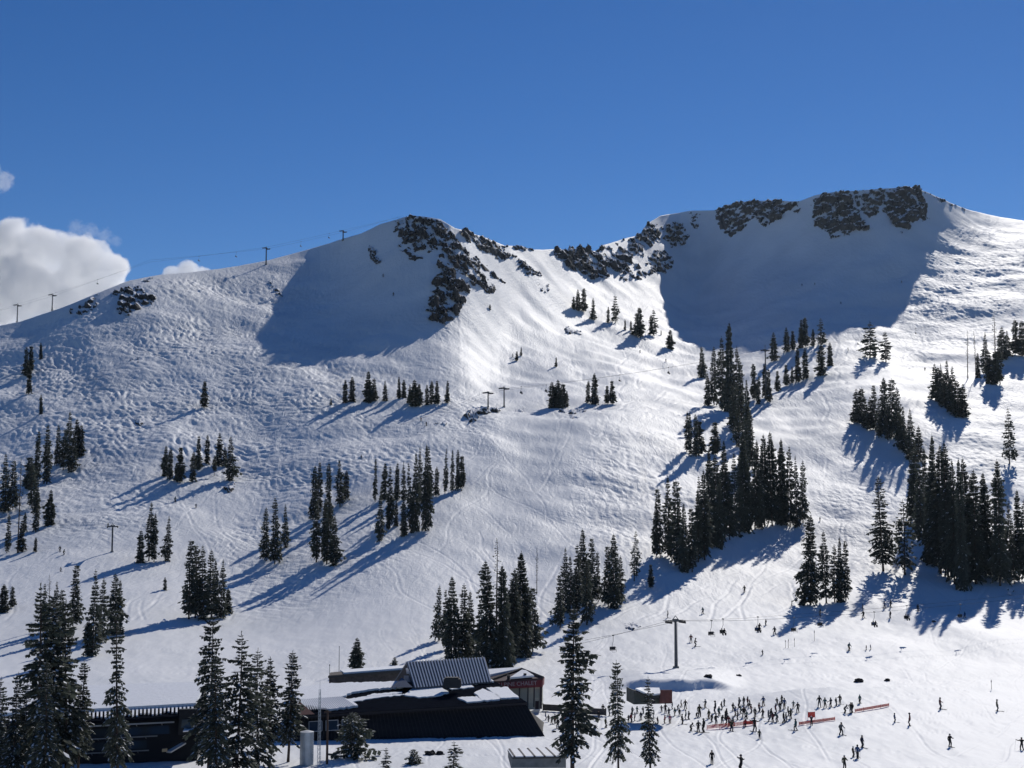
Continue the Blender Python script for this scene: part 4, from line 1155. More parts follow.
# ------------------------------------------------------------------ chairlifts
def lift_tower(u, vt, vb, label, arm=3.2, r=.32, yaw=0.0, ladder=True, span=None):
    p = on_ground(u, vb)
    H = px(vb - vt, p.y)
    o = empty('lift_tower', p, yaw); tag(o, label, 'lift tower', 'chairlift towers')
    m = MB(); m.tube((0, 0, -.6), (0, 0, H * .9), r, r * .72, 12); m.build('mast', STEEL, o, smooth=False)
    m = MB(); m.tube((0, 0, -.5), (0, 0, .35), r * 2.0, r * 1.9, 12); m.build('footing', GREYWALL, o)
    m = MB(); m.box((0, 0, H * .9), (arm * 2, .35, .38)); m.box((0, 0, H * .9 + .3), (arm * .8, .28, .22))
    m.tube((-arm * .5, 0, H * .9), (0, 0, H), .07, .07, 6); m.tube((arm * .5, 0, H * .9), (0, 0, H), .07, .07, 6)
    m.build('crossarm', STEEL, o)
    for s_ in (-1, 1):
        m = MB(); m.box((s_ * arm * .92, 0, H * .9 - .35), (.22, 3.0, .25))
        for k in range(4): m.tube((s_ * arm * .92 - .12, -1.1 + .74 * k, H * .9 - .1), (s_ * arm * .92 + .12, -1.1 + .74 * k, H * .9 - .1), .24, .24, 10)
        m.build('sheave_train', mat('sheave_rubber', (.04, .04, .042), .7), o)
        m = MB(); m.box((s_ * arm * .92, 0, H * .9 + .02), (1.2, 3.2, .06)); m.build('catwalk', STEEL, o)
    if ladder:
        m = MB()
        for k in range(int(H * .85 / .4)): m.box((0, -r * .95, .4 + .4 * k), (.42, .05, .05))
        m.box((-.22, -r * .95, H * .45), (.05, .05, H * .85)); m.box((.22, -r * .95, H * .45), (.05, .05, H * .85)); m.build('ladder', STEEL, o)
    bpy.context.view_layer.update()
    mw = o.matrix_world
    return [mw @ Vector((s_ * arm * .92, 0, H * .9 + .1)) for s_ in (-1, 1)]

CABLE = mat('steel_cable', (.06, .06, .065), .5)
def cable(pts, label, r=.045, sag=.012):
    q = []
    for a, b in zip(pts[:-1], pts[1:]):
        n = 14
        for k in range(n):
            t_ = k / n; c = lerp(a, b, t_); c = c + Vector((0, 0, -4 * sag * (b - a).length * t_ * (1 - t_))); q.append(c)
    q.append(pts[-1])
    m = MB(); m.path([p - q[0] for p in q], r, 5)
    o = m.build('haul_cable', CABLE); o.location = q[0]; tag(o, label, 'cable', 'chairlift haul cables'); return q
def along(q, f):
    x = f * (len(q) - 1); i = min(int(x), len(q) - 2); return lerp(q[i], q[i + 1], x - i)
CHAIR = {}
def chair(p, label, yaw=0.0):
    if not CHAIR:
        m = MB(); m.path([(0, 0, 0), (0, 0, -1.2), (.0, .45, -1.9), (0, .45, -2.3)], .045, 6); m.box((0, 0, .05), (.25, .5, .22)); CHAIR['hanger'] = (m.build('hanger', STEEL).data)
        m = MB(); m.box((0, 0, -2.95), (1.3, .52, .09)); CHAIR['seat'] = m.build('seat', mat('chair_pad', (.03, .03, .034), .7)).data
        m = MB(); m.box((0, .28, -2.6), (1.3, .08, .55)); CHAIR['backrest'] = m.build('backrest', mat('chair_pad', (.03, .03, .034), .7)).data
        m = MB(); m.path([(-0.65, .3, -2.3), (-0.65, .3, -3.0), (-0.65, -.25, -3.0)], .035, 5); m.path([(0.65, .3, -2.3), (0.65, .3, -3.0), (0.65, -.25, -3.0)], .035, 5); m.tube((-0.65, .3, -2.3), (0.65, .3, -2.3), .04, .04, 6); CHAIR['frame'] = m.build('frame', STEEL).data
        m = MB(); m.path([(-.55, -.3, -2.45), (.55, -.3, -2.45)], .03, 5); m.path([(-.55, .28, -2.4), (-.55, -.3, -2.45), (-.5, -.5, -3.3), (.5, -.5, -3.3), (.55, -.3, -2.45), (.55, .28, -2.4)], .025, 5); CHAIR['safety_bar'] = m.build('safety_bar', STEEL).data
        for ob in [o for o in COL.objects if o.parent is None and o.type == 'MESH' and o.data in CHAIR.values()]: bpy.data.objects.remove(ob)
    o = empty('lift_chair', p, yaw); tag(o, label, 'lift chair', 'chairs hanging on the lift cables')
    for k, me_ in CHAIR.items(): link_mesh(k, me_, o)
    return o

# lift near the base
T1 = lift_tower(676, 617, 668, 'large grey lift tower standing on the open snow field', 1.7, .34, .35)
e0 = at(560, 646, 300); 
back = [on_ground(598, 652) + Vector((0, 0, 9)), T1[0], T1[1]]
far_a, far_b = at(775, 619, 318), at(1040, 596, 345)
qa = cable([at(575, 645, 296), T1[0], far_a, far_b], 'lower cable of the lift crossing the base field', .028, .006)
qb = cable([at(585, 640, 303), T1[1], far_a + Vector((2, 6, .4)), far_b + Vector((2, 6, .6))], 'upper cable of the lift crossing the base field', .028, .006)
def chair_at(q, u, label, yaw=.4):
    best = min((along(q, k / 400) for k in range(401)), key=lambda P: abs((P.x / P.y) - (u - 512) / F_PX * 1.0 / (CP - 0 * SP)))
    # exact column of the photograph
    def col(P):
        d = P - CAM; f = d.y * CP + d.z * SP; return 512 + F_PX * d.x / f
    best = min((along(q, k / 800) for k in range(801)), key=lambda P: abs(col(P) - u))
    return chair(best, label, yaw)
for (q, u, lab) in ((qa, 613, 'empty lift chair left of the large grey tower'), (qb, 723, 'occupied-looking dark chair first right of the large tower'), (qa, 711.5, 'pale chair hanging nearest right of the large tower'),
                    (qb, 758, 'chair hanging low beyond the two skiers by the large tower'), (qa, 794, 'chair before the trio of firs at right'), (qb, 820, 'chair passing under the trio of firs'),
                    (qa, 874, 'dark chair hanging above the white field at right'), (qb, 907, 'chair below the lone tall pair of firs'), (qa, 960, 'chair near the right forest foot')):
    chair_at(q, u, lab)
# lift over the bench
B1 = lift_tower(488, 391, 407, 'left one of two towers on the bench rock pile', 2.1, .3, .9)
B2 = lift_tower(504, 386, 407, 'right one of two towers beside the bench rock pile', 2.1, .3, .9)
B3 = lift_tower(766, 344, 400, 'tall grey tower amid the climbing line of firs', 2.1, .35, .9)
B4 = on_ground(1000, 325) + Vector((0, 0, 9))
qc = cable([at(400, 425, B1[0].y - 60), B1[0], B3[0], B4], 'lower cable of the lift crossing the middle bench', .03, .01)
qd = cable([at(415, 420, B2[0].y - 60), B2[1], B3[1], B4 + Vector((0, 6, 0))], 'upper cable of the lift crossing the middle bench', .03, .01)
for (q, u, lab) in ((qd, 521, 'chair just right of the two bench towers'), (qc, 546, 'chair above the dense slope patch'), (qd, 620, 'chair above the two thin bench firs'), (qc, 669, 'dark chair in the middle of the bench lift'), (qd, 700, 'chair before the climbing line of firs'),
                    (qd, 858, 'chair left of the pair on the white rise'), (qc, 916, 'chair right of the pair on the white rise')):
    chair_at(q, u, lab, .9)
# lift along the skyline
K0 = lift_tower(17, 303, 322, 'leftmost skyline tower in front of the cloud', 2.3, .35, 1.2)
K1 = lift_tower(52, 293, 310, 'second skyline tower in front of the cloud', 2.3, .35, 1.2)
K2 = lift_tower(266, 246, 264.5, 'skyline tower on the crest right of the small cloud', 2.3, .4, 1.2)
K3 = lift_tower(343, 230, 240.5, 'highest skyline tower near the rocky summit', 2.3, .4, 1.2)
qe = cable([at(-40, 322, K0[0].y - 20), K0[0], K1[0], at(150, 262, (K1[0].y + K2[0].y) / 2), K2[0], K3[0], at(400, 217, K3[0].y + 20)], 'near cable of the skyline lift', .035, .004)
qf = cable([at(-40, 320, K0[0].y - 10), K0[1], K1[1], at(150, 260, (K1[0].y + K2[0].y) / 2), K2[1], K3[1], at(402, 216, K3[0].y + 26)], 'far cable of the skyline lift', .035, .004)
for (q, u, lab) in ((qe, 98, 'skyline chair in front of the big cloud'), (qe, 199, 'skyline chair in front of the small cloud'), (qf, 236, 'skyline chair left of the crest tower'), (qf, 301, 'faint skyline chair between the two right towers'), (qe, 329, 'dark skyline chair next to the highest tower')):
    chair_at(q, u, lab, 1.2)
lift_tower(112, 524, 552, 'thin lift tower alone on the left slope', 1.6, .25, .3)

# ------------------------------------------------------------------ red net fences at the lift queue
NET = mat('red_net', (.85, .12, .08), .6)
def net(u0, v0, u1, v1, h, label, tilt=0.0):
    a, b = on_ground(u0, v0), on_ground(u1, v1)
    o = empty('safety_net', (a + b) / 2); tag(o, label, 'net fence', 'red net fences by the lift queue')
    n = max(3, int((b - a).length / 2))
    c = (a + b) / 2
    m = MB()
    for k in range(9):
        z = .12 + (h - .12) * k / 8
        m.tube(a - c + Vector((0, 0, z)), b - c + Vector((0, 0, z)), .026, .026, 4)
    for k in range(n * 4 + 1):
        q = lerp(a, b, k / (n * 4)) - c
        m.tube(q + Vector((0, 0, .1)), q + Vector((0, 0, h)), .02, .02, 4)
    m.build('mesh', NET, o)
    for k in range(n + 1):
        q = lerp(a, b, k / n) - c; q.z = ground_z((q + c).x, (q + c).y) - c.z
        m = MB(); m.tube(q + Vector((0, 0, -.2)), q + Vector((0, 0, h + .12)), .035, .03, 6); m.build('post', NET, o)
    return o
net(707, 729.5, 756, 724.5, .62, 'long red net fence beside the queue of skiers')
net(799, 725.5, 835, 720.5, .5, 'red net fence at the skier with the red banner')
net(855, 712.5, 889, 706.5, .5, 'thin red net fence furthest right of the queue')
def banner(u, vb, wpx, hpx, label):
    p = on_ground(u, vb); W_, H_ = px(wpx, p.y), px(hpx, p.y)
    o = empty('banner', p); tag(o, label, 'banner')
    m = MB(); m.slab([Vector((-W_ / 2, -.02, H_ * .25)), Vector((W_ / 2, -.1, H_ * .3)), Vector((W_ / 2, -.02, H_)), Vector((-W_ / 2, .05, H_ * .95))], .04); m.build('cloth', NET, o)
    for s_ in (-1, 1):
        m = MB(); m.tube((s_ * W_ * .5, 0, -.2), (s_ * W_ * .5, 0, H_ * 1.05), .035, .03, 6); m.build('post', STEEL, o)
banner(811.5, 719.5, 7, 7.5, 'square red banner held up between two posts')
banner(748, 725.5, 9, 4.5, 'red banner at the right end of the long net')
# thin bamboo markers
for (u, v0, v1, lab) in ((991.5, 680, 689, 'thin marker pole alone at the right of the white field'), (785.5, 640, 648, 'left marker stick of three on the white field'), (788.5, 639, 648, 'middle marker stick of three on the white field'), (794.5, 638, 647, 'right marker stick of three on the white field'),
                         (814.5, 630, 641, 'thin marker pole below the lift line')):
    p = on_ground(u, v1); h = px(v1 - v0, p.y); o = empty('marker_pole', p); tag(o, lab, 'pole', 'marker poles on the snow')
    m = MB(); m.tube((0, 0, -.2), (0, 0, h), .045, .035, 6); m.build('stick', mat('bamboo', (.22, .18, .12), .8), o)
    m = MB(); m.tube((0, 0, h * .72), (0, 0, h * .9), .09, .09, 8); m.build('disc', mat('marker_grey', (.25, .22, .24), .7), o)
# ------------------------------------------------------------------ people
def skin_body(name, joints, edges, root=0):
    """one continuous figure grown round a skeleton"""
    me = bpy.data.meshes.new(name)
    me.from_pydata([j[0] for j in joints], edges, [])
    o = bpy.data.objects.new(name, me); COL.objects.link(o)
    sk = o.modifiers.new('skin', 'SKIN'); sk.use_smooth_shade = True
    for i, j in enumerate(joints):
        rr_ = j[1] if isinstance(j[1], tuple) else (j[1], j[1])
        me.skin_vertices[0].data[i].radius = (rr_[0] * 1.18, rr_[1] * 1.18)
        me.skin_vertices[0].data[i].use_root = (i == root)
    ss = o.modifiers.new('sub', 'SUBSURF'); ss.levels = 1
    bpy.context.view_layer.update()
    out = bpy.data.meshes.new_from_object(o.evaluated_get(bpy.context.evaluated_depsgraph_get()))
    bpy.data.objects.remove(o); bpy.data.meshes.remove(me)
    out.name = name
    for p in out.polygons: p.use_smooth = True
    return out

def figure(pose):
    """pose: dict of joint positions; x right, y forward is -Y (faces the viewer), z up; height about 1.75"""
    J = []
    def add(p, r): J.append((p, r)); return len(J) - 1
    E = []
    P = pose
    pel = add(P['pelvis'], (.17, .125)); 
    waist = add(P['waist'], (.15, .115)); ch_ = add(P['chest'], (.19, .135)); neck = add(P['neck'], .07); hb = add(P['head0'], .095); ht = add(P['head1'], .105)
    E += [(pel, waist), (waist, ch_), (ch_, neck), (neck, hb), (hb, ht)]
    for s_ in ('l', 'r'):
        sh_ = add(P['sh' + s_], .085); el = add(P['el' + s_], .062); wr = add(P['wr' + s_], .05); hd = add(P['hd' + s_], .058)
        E += [(ch_, sh_), (sh_, el), (el, wr), (wr, hd)]
        hp = add(P['hp' + s_], .115); kn = add(P['kn' + s_], .085); an = add(P['an' + s_], .072); toe = add(P['to' + s_], .06)
        E += [(pel, hp), (hp, kn), (kn, an), (an, toe)]
    return skin_body('person', J, E, pel)

def base_pose(crouch=0.0, lean=0.0, arm='down', spread=.14, stride=0.0, twist=0.0):
    V3 = Vector
    hipz = .93 - .28 * crouch
    hipy = .16 * crouch
    d = {}
    d['pelvis'] = V3((0, hipy, hipz))
    up = V3((0, -math.sin(lean), math.cos(lean)))
    d['waist'] = d['pelvis'] + up * .18; d['chest'] = d['pelvis'] + up * .42
    d['neck'] = d['pelvis'] + up * .58; d['head0'] = d['pelvis'] + up * .66 + V3((0, -.02, 0)); d['head1'] = d['pelvis'] + up * .66 + V3((0, -.04, .14))
    for s_, k in (('l', -1), ('r', 1)):
        sh_ = d['pelvis'] + up * .50 + V3((k * .20, 0, 0)); d['sh' + s_] = sh_
        if arm == 'down': el, wr = V3((k * .09, .04, -.27)), V3((k * .10, -.10, -.50))
        elif arm == 'poles': el, wr = V3((k * .14, .02, -.25)), V3((k * .18, -.24, -.36))
        elif arm == 'out': el, wr = V3((k * .25, .0, -.10)), V3((k * .50, -.04, -.02))
        elif arm == 'up': el, wr = V3((k * .14, -.06, .18)), V3((k * .08, -.10, .42))
        elif arm == 'hips': el, wr = V3((k * .24, .10, -.22)), V3((k * .06, -.02, -.42))
        else: el, wr = V3((k * .10, -.08, -.26)), V3((k * .02, -.30, -.30))
        if twist and k == 1 and arm == 'down': wr = V3((k * .16, -.32, -.20)); el = V3((k * .14, -.06, -.25))
        d['el' + s_] = sh_ + el; d['wr' + s_] = sh_ + wr; d['hd' + s_] = sh_ + wr + (wr - el).normalized() * .11
        an = V3((k * spread, -k * stride, .10)); d['an' + s_] = an; d['to' + s_] = an + V3((0, -.18, -.05))
        hp = d['pelvis'] + V3((k * .09, 0, -.06)); d['hp' + s_] = hp
        mid = (hp + an) * .5; reach = (hp - an).length; bend = math.sqrt(max(.0009, .43 ** 2 - (reach / 2) ** 2)) if reach < .86 else .03
        d['kn' + s_] = mid + V3((0, -bend, 0))
    return d
POSES = {
    'stand': base_pose(0.05, .05, 'down', .12), 'stand_wide': base_pose(.10, .08, 'poles', .20), 'gesture': base_pose(.05, .03, 'down', .13, .05, 1), 'arms_out': base_pose(.10, .08, 'out', .22),
    'ski': base_pose(.55, .42, 'poles', .13), 'ski_turn': base_pose(.40, .30, 'poles', .20, .06), 'bend': base_pose(.30, .85, 'reach', .18), 'hold_up': base_pose(.04, .0, 'up', .14), 'hips': base_pose(.04, .04, 'hips', .15), 'walk': base_pose(.08, .10, 'down', .10, .20),
}
SIT = base_pose(0, 0, 'reach', .12)
for k_ in ('l', 'r'):
    s_ = -1 if k_ == 'l' else 1
    SIT['kn' + k_] = SIT['hp' + k_] + Vector((0, -.43, -.02)); SIT['an' + k_] = SIT['kn' + k_] + Vector((0, -.05, -.42)); SIT['to' + k_] = SIT['an' + k_] + Vector((0, -.18, -.03))
POSES['sit'] = SIT
SKIN_M = mat('skin', (.45, .28, .20), .6)
CLOTH = {'black': (.012, .012, .014), 'charcoal': (.03, .03, .034), 'navy': (.015, .02, .045), 'grey': (.12, .125, .13), 'olive': (.055, .055, .03), 'red': (.33, .03, .035), 'maroon': (.12, .02, .03), 'pink': (.45, .12, .18),
         'blue': (.03, .07, .18), 'teal': (.02, .09, .10), 'orange': (.40, .10, .03), 'white': (.6, .6, .6), 'green': (.03, .08, .04), 'tan': (.22, .16, .10)}
def cloth(c): return mat('cloth_' + c, CLOTH[c], .8)
BODY = {}
for nm, ps in POSES.items():
    b = figure(ps)
    for _ in range(4): b.materials.append(cloth('black'))
    neck = ps['neck']; up = (ps['neck'] - ps['pelvis']).normalized()
    waist_d = (ps['pelvis'] + up * .06)
    idx_ = []
    handp = [ps['hdl'], ps['hdr']]
    for p in b.polygons:
        c = p.center
        hz = (c - neck).dot(up)
        near_hand = min((c - h_).length for h_ in handp)
        head = (c - (ps['head0'] + ps['head1']) * .5).length < .155
        if head: i = 2 if (c.y < ps['head0'].y - .045 and c.z < ps['head1'].z - .0) else 3
        elif near_hand < .075: i = 3
        elif (c - waist_d).dot(up) > 0 or min((c - ps['wr' + k]).length for k in 'lr') < .2 or min((c - ps['el' + k]).length for k in 'lr') < .16: i = 0
        elif c.z < .16: i = 3
        else: i = 1
        idx_.append(i)
    b.polygons.foreach_set('material_index', idx_)
    # helmet and goggles that fit the head of this pose
    hc = (ps['head0'] + ps['head1']) * .5
    bm = bmesh.new(); bmesh.ops.create_uvsphere(bm, u_segments=14, v_segments=9, radius=.145)
    for v_ in list(bm.verts):
        if v_.co.z < -.035 and v_.co.y < .02: v_.co.z = -.0 if v_.co.y < -.05 else v_.co.z
    bmesh.ops.delete(bm, geom=[v_ for v_ in bm.verts if v_.co.z < -.075], context='VERTS')
    for v_ in bm.verts: v_.co = Vector((v_.co.x * .92, v_.co.y * 1.08, v_.co.z * .95)) + hc + Vector((0, .012, .045))
    hm_ = bpy.data.meshes.new('helmet'); bm.to_mesh(hm_); bm.free(); hm_.materials.append(cloth('black'))
    for p in hm_.polygons: p.use_smooth = True
    m = MB(); m.box(tuple(hc + Vector((0, -.125, .035))), (.17, .05, .075)); g_o = m.build('goggles', mat('goggle', (.02, .02, .03), .15, spec=.6)); gm = g_o.data; bpy.data.objects.remove(g_o)
    poles = []
    for k in 'lr':
        m = MB(); h_ = ps['hd' + k]; tip = Vector((h_.x * 1.25, h_.y + (.55 if nm.startswith('ski') else .12), .02)); m.tube(h_ + Vector((0, -.03, .10)), tip, .011, .008, 5); m.tube(tip + Vector((0, 0, .06)), tip + Vector((0, 0, .075)), .045, .045, 8)
        po = m.build('ski_pole', STEEL); poles.append(po.data); bpy.data.objects.remove(po)
    skis = []
    for k in 'lr':
        a = ps['an' + k]; bmq = MB(); f0, f1 = a.y - .95, a.y + .75
        m = bmq
        m.box((a.x, (f0 + f1) / 2, .02), (.10, f1 - f0, .022)); m.slab([Vector((a.x - .05, f0, .012)), Vector((a.x - .05, f0 - .14, .09)), Vector((a.x + .05, f0 - .14, .09)), Vector((a.x + .05, f0, .012))], .02)
        m.box((a.x, a.y - .03, .055), (.09, .30, .05))
        so_ = m.build('ski', cloth('charcoal')); skis.append(so_.data); bpy.data.objects.remove(so_)
    m = MB(); m.box((0, 0, .025), (1.05, .26, .024)); m.slab([Vector((.52, .12, .02)), Vector((.70, .08, .07)), Vector((.70, -.08, .07)), Vector((.52, -.12, .02))], .02); m.slab([Vector((-.52, -.12, .02)), Vector((-.70, -.08, .07)), Vector((-.70, .08, .07)), Vector((-.52, .12, .02))], .02)
    bo_ = m.build('snowboard', cloth('charcoal')); board = bo_.data; bpy.data.objects.remove(bo_)
    BODY[nm] = (b, hm_, gm, poles, skis, board)

def person(u, vb, h, pose, jacket, trousers, helmet, label, group=None, gear='ski', yaw=None, at_point=None, scale=None):
    if at_point is None:
        p = on_ground(u, vb); sc = px(h, p.y) / 1.74
        if pose in ('ski', 'bend'): sc *= 1.22
        sc = max(.62, min(1.18, sc))
    else:
        p = at_point; sc = scale or 1.0
    b, hm_, gm, poles, skis, board = BODY[pose]
    o = link_mesh('person', b); o.location = p + Vector((0, 0, -.015)); o.scale = (sc, sc, sc)
    o.rotation_euler = (0, 0, rng.uniform(0, 6.28) if yaw is None else yaw)
    for i, c in enumerate((jacket, trousers, None, 'black')):
        o.material_slots[i].link = 'OBJECT'; o.material_slots[i].material = SKIN_M if c is None else cloth(c)
    tag(o, label, 'person', group)
    hh = link_mesh('helmet', hm_, o); hh.material_slots[0].link = 'OBJECT'; hh.material_slots[0].material = cloth(helmet)
    link_mesh('goggles', gm, o)
    if gear == 'ski':
        for s_ in skis: link_mesh('ski', s_, o)
        if pose in ('ski', 'ski_turn', 'stand_wide', 'stand', 'hips', 'arms_out', 'walk'):
            for q in poles: link_mesh('ski_pole', q, o)
    elif gear == 'board': link_mesh('snowboard', board, o)
    return o

POSEW = {'stand': 'upright', 'stand_wide': 'with poles', 'gesture': 'arm forward', 'arms_out': 'arms out', 'ski': 'crouching', 'ski_turn': 'turning', 'bend': 'bending down', 'hold_up': 'arms raised', 'hips': 'hands on hips', 'walk': 'striding', 'sit': 'sitting'}
DK = ['black', 'charcoal', 'navy', 'black', 'charcoal', 'black', 'olive', 'maroon', 'grey', 'black', 'blue', 'teal']
def crowd(where, group, items, d_jackets=DK):
    """items: 'u foot height [pose] [jacket]'; labels count from the left"""
    rows = []
    for it in items.split(','):
        q = it.split()
        rows.append((float(q[0]), float(q[1]), float(q[2]), q[3] if len(q) > 3 else rng.choice(['stand', 'stand_wide', 'gesture', 'hips', 'stand', 'walk']), q[4] if len(q) > 4 else rng.choice(d_jackets)))
    rows.sort()
    n = len(rows)
    for i, (u, vb, h, ps, jk) in enumerate(rows):
        tr = rng.choice(['black', 'black', 'charcoal', 'grey', 'navy', 'black', 'tan']) if jk != 'black' else rng.choice(['black', 'charcoal', 'grey'])
        pos = 'leftmost' if i == 0 and n > 1 else ('rightmost' if i == n - 1 and n > 1 else (ORD[i] + ' from left' if n > 1 else ''))
        lab = '%s-jacketed skier %s, %s%s' % (jk, POSEW[ps], (pos + ' ') if pos else '', where)
        person(u, vb, h, ps, jk, tr, rng.choice(['black', 'black', 'charcoal', 'grey', 'white', 'navy']), lab, group, 'board' if rng.random() < .18 and not ps.startswith('ski') else 'ski')
GP = 'skiers gathered at the lift base'
GS = 'skiers spread over the slopes'
crowd('in the crowd nearest the red net', GP, '699.5 717 12,696.5 718 6 bend,704 732.5 19 stand black,698.5 732 11,690.5 731 8 bend,715.5 713.5 12.5,716 724.5 10,721.5 710 8,724.5 706 7,705.5 708 8.5,722 724 8 bend,725.5 725 14 gesture,729 726 10,731.5 731 11 walk olive,726.5 719 10,754.5 731.5 14 arms_out black,745.5 727 8 stand red,759.5 739 9 walk olive')
crowd('in the back row behind the net', GP, '739.5 708 10,744 705.5 8.5,747.5 706 9,744 717 10 bend,763.5 706 9.5,709 719 9,712 722 8,735 716 9,738 720 9,733 711 8,751 713 8.5,755 717 9,750 708 8,759 712 9,741 714 8,763 718 9,719 716 9,733 726 9,747 719 8')
crowd('in the queue right of the net', GP, '768.5 721.5 11,771.5 715.5 7,775.5 714 10,777 705 7,777.5 722 9 bend,783.5 723 11 walk,782 703.5 8,784.5 708.5 10,791 719 10 hips,793.5 708 7,798 712.5 10,780 711 9,773 722 9,788 716 9,771 717.5 8,786 721.5 9')
crowd('by the red banner', GP, '796 730.5 11 walk,811.5 725.5 9 hold_up')
crowd('in the line right of banner', GP, '819.5 707 11,825 708 10,831 707 9,836 706 8,840 704.5 9.5,844.5 713 8 bend,851 713 10 hips,852.5 712.5 9.5,860 703.5 8.5')
crowd('in the far right field', GP, '940 709 11,997 711 11,894.5 722 8.5,910 725.5 12,950 746.5 12,1022 750 12 arms_out')
crowd('in the lower trio right of the net', GP, '862 747.5 11.5,853 757 10,857.5 758.5 13')
crowd('low in the foreground snow', GP, '712 763.5 12.5 stand black,741.5 771 16 arms_out black,844.5 769 13')
crowd('below the red banner', GP, '841 734.5 12.5 ski_turn')
crowd('in the group under the ski hut', GP, '661.5 712 6.5,665.5 713 9,669 716 8,672.5 709 7,677.5 709.5 4.5 bend,681 707 7,685.5 709 9,665 723.5 8 stand red,670 723.5 8.5 stand pink,682 724 9.5,686 719.5 9,689 719.5 8,654 718 8,648 720 8,657.5 724 7 stand maroon,675 716 8,679.5 716 7')
crowd('between the foreground fir pair', GP, '632.5 715 8,637 713.5 7,643 714 7,631 722.5 9 stand red,628.5 722.5 7,635 721 8 stand maroon,641 720 8')
crowd('right beside the tall snowy fir', GP, '603 713 8.5,605.5 728 10,599 720 9,609 716 9,613 712 8')
crowd('between lodge corner and tall fir', GP, '565 727 13 stand red,552 724.5 7,555 723.5 9 stand red,558 728.5 10 walk,545.5 720 8,562 725 9,548.5 722 7,568 724 9')
crowd('beside the large lift tower', GS, '691 642.5 9.5 ski_turn,695 646.5 9 ski_turn,703 614 7 ski_turn,668 618 7 stand,744.5 592 7 ski')
crowd('under the lift right of tower', GS, '759.5 630.5 8 ski,766 625.5 6,762.5 655 5,774.7 634.5 11 ski_turn')
crowd('below the trio of firs', GS, '792 606 5,820.5 616 7,863.5 618 8 ski_turn,863 609 5,884.5 608.5 7,891 607.5 7,890.5 618 7,918 611.5 7,849 650.5 7 ski,866.5 650 3.5,870.5 649.5 3.5,965 618 6,820 521 4')
crowd('in the upper mogul field', GS, '421 421 3.5 ski,426.5 426 4 ski,383 277 3.5 ski,393.5 295.5 4 ski,361 458.5 3.5 ski,60 551.5 5 ski,63.5 555 5 ski,61 571.5 4 ski,196 508 4 ski,175 502 5 ski,108 527 4')
crowd('high by the shaded bowl', GS, '901.5 283 4 ski,841 304 3.5 ski,815 285 3.5 ski,802 286 3.5 ski,848 351 4,925 371 4,513 357 4 ski,666 362 4,640 353 3.5 ski')
# riders
for ob in [o for o in COL.objects if o.name.startswith('lift_chair')]:
    lab = ob['label']
    if any(k in lab for k in ('occupied', 'two skiers', 'dark chair hanging', 'lone tall pair', 'chair just right', 'above the dense', 'middle of the bench')):
        bpy.context.view_layer.update()
        for k, dx in enumerate((-.32, .32)):
            mw = ob.matrix_world @ Matrix.Translation((dx, 0.05, -2.88 - .86))
            person(0, 0, 0, 'sit', rng.choice(DK), 'black', 'black', '%s rider on the %s' % (('left', 'right')[k], lab.replace('dark chair', 'chair').replace('occupied-looking ', '')), 'riders on the chairlift', 'none', ob.rotation_euler.z, mw.translation, 1.0)
HAZE = 0.000011
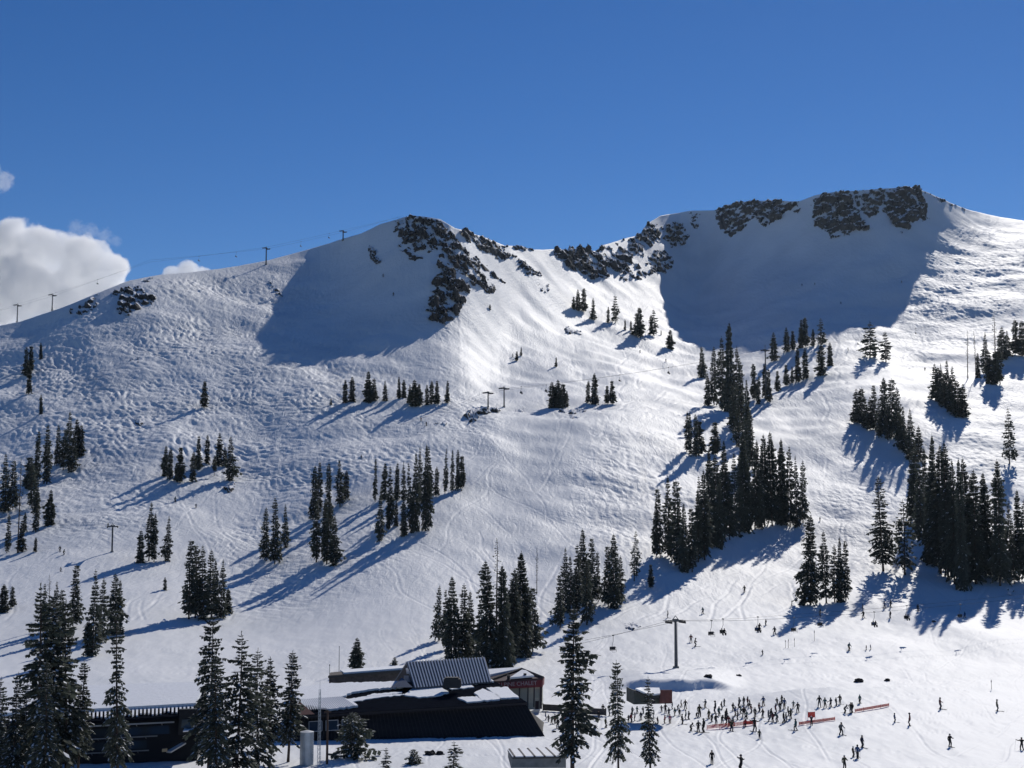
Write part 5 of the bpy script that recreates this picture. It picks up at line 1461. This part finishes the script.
# ------------------------------------------------------------------ clouds far behind the left ridge
def cloud(name, lobes, Y, label, density=.03, rough=.35, seed=0.0, nscale=3.0):
    """lobes: (u, v, radius in pixels, depth offset in radii)"""
    k = Y / F_PX
    P = []
    for (u, v, r, dd) in lobes:
        p = at(u, v, Y); p.y += dd * r * k; P.append((p, r * k))
    c = sum((p for p, r in P), Vector()) / len(P)
    bm = bmesh.new()
    for p, r in P:
        bmesh.ops.create_icosphere(bm, subdivisions=3, radius=r * 1.02, matrix=Matrix.Translation(p - c))
    me_ = bpy.data.meshes.new(name); bm.to_mesh(me_); bm.free()
    o = bpy.data.objects.new('tmp', me_); COL.objects.link(o)
    rm = o.modifiers.new('r', 'REMESH'); rm.mode = 'VOXEL'; rm.voxel_size = max(r for p, r in P) * .16
    bpy.context.view_layer.update()
    hull = bpy.data.meshes.new_from_object(o.evaluated_get(bpy.context.evaluated_depsgraph_get()))
    bpy.data.objects.remove(o); hull.name = name
    m = bpy.data.materials.new('cloud_vapour'); m.use_nodes = True
    n, L = m.node_tree.nodes, m.node_tree.links
    n.remove(n['Principled BSDF'])
    pv = n.new('ShaderNodeVolumePrincipled'); pv.inputs['Color'].default_value = (.997, .997, .997, 1); pv.inputs['Anisotropy'].default_value = .25
    L.new(pv.outputs['Volume'], n['Material Output'].inputs['Volume'])
    tc = n.new('ShaderNodeTexCoord')
    rr = max(r for p, r in P)
    nz = n.new('ShaderNodeTexNoise'); nz.inputs['Scale'].default_value = nscale / rr; nz.inputs['Detail'].default_value = 8; nz.inputs['Roughness'].default_value = .58
    mp = n.new('ShaderNodeMapping'); mp.inputs['Location'].default_value = (seed, seed * 2, 0)
    L.new(tc.outputs['Object'], mp.inputs['Vector']); L.new(mp.outputs['Vector'], nz.inputs['Vector'])
    cur = None
    for p, r in P:
        d = n.new('ShaderNodeVectorMath'); d.operation = 'DISTANCE'; L.new(tc.outputs['Object'], d.inputs[0]); d.inputs[1].default_value = p - c
        q = n.new('ShaderNodeMath'); q.operation = 'DIVIDE'; L.new(d.outputs['Value'], q.inputs[0]); q.inputs[1].default_value = r
        if cur is None: cur = q
        else:
            s_ = n.new('ShaderNodeMath'); s_.operation = 'SMOOTH_MIN'; s_.inputs[2].default_value = .3; L.new(cur.outputs[0], s_.inputs[0]); L.new(q.outputs[0], s_.inputs[1]); cur = s_
    ma = n.new('ShaderNodeMath'); ma.operation = 'MULTIPLY_ADD'; ma.inputs[1].default_value = rough * 2; L.new(nz.outputs['Fac'], ma.inputs[0]); L.new(cur.outputs[0], ma.inputs[2])
    mr = n.new('ShaderNodeMapRange'); mr.interpolation_type = 'SMOOTHSTEP'
    mr.inputs['From Min'].default_value = .90 + rough * .85; mr.inputs['From Max'].default_value = .74 + rough * .85; mr.inputs['To Min'].default_value = 0; mr.inputs['To Max'].default_value = density
    L.new(ma.outputs[0], mr.inputs['Value']); L.new(mr.outputs['Result'], pv.inputs['Density'])
    m.cycles.volume_step_rate = .35
    hull.materials.clear(); hull.materials.append(m)
    ob = link_mesh(name, hull); ob.location = c
    tag(ob, label, 'cloud', 'clouds behind the left ridge')
    return ob
cloud('cloud', [(-70, 275, 60, 0), (-20, 262, 52, .2), (14, 240, 28, -.3), (42, 248, 30, -.2), (66, 256, 30, 0), (88, 262, 32, -.2), (110, 270, 25, 0), (20, 285, 50, 0), (66, 294, 46, .2), (100, 290, 32, .1), (30, 268, 34, .1), (-30, 310, 60, 0)], 2700, 'big white cumulus cloud behind the left ridge', .05, .62, 3.0, 3.0)
cloud('cloud', [(172, 275, 12, 0), (188, 272, 15, 0), (203, 277, 13, 0), (215, 280, 8, 0), (190, 282, 16, 0)], 2500, 'small white cloud peeping over the left ridge', .06, .3, 11.0)
cloud('cloud', [(-8, 172, 14, 0), (2, 180, 15, .2), (-14, 186, 18, 0)], 2700, 'small torn cloud at the left edge of the sky', .012, .8, 23.0)
cloud('cloud', [(76, 228, 11, 0), (90, 232, 12, 0), (104, 236, 11, 0), (116, 241, 8, 0)], 2800, 'thin wisp of cloud above the big cumulus', .006, .9, 31.0)
scene.cycles.volume_bounces = 20
scene.cycles.max_bounces = 22
scene.cycles.volume_max_steps = 256

# ------------------------------------------------------------------ thin mountain air between the camera and the peaks
hz = MB()
zlo = float(GZ.min()) - 1.0
ztop = max(float(GZ.max()) + 12.0, CAM.z + 10)
hz.box((60, 880, (zlo + ztop) / 2), (2600, 2300, ztop - zlo))
hm = bpy.data.materials.new('haze'); hm.use_nodes = True
n, L = hm.node_tree.nodes, hm.node_tree.links
n.remove(n['Principled BSDF'])
pv = n.new('ShaderNodeVolumePrincipled'); pv.inputs['Color'].default_value = (.72, .86, 1, 1); pv.inputs['Density'].default_value = HAZE; pv.inputs['Anisotropy'].default_value = .65
L.new(pv.outputs['Volume'], n['Material Output'].inputs['Volume'])
hz = hz.build('haze', hm)
tag(hz, kind='stuff')
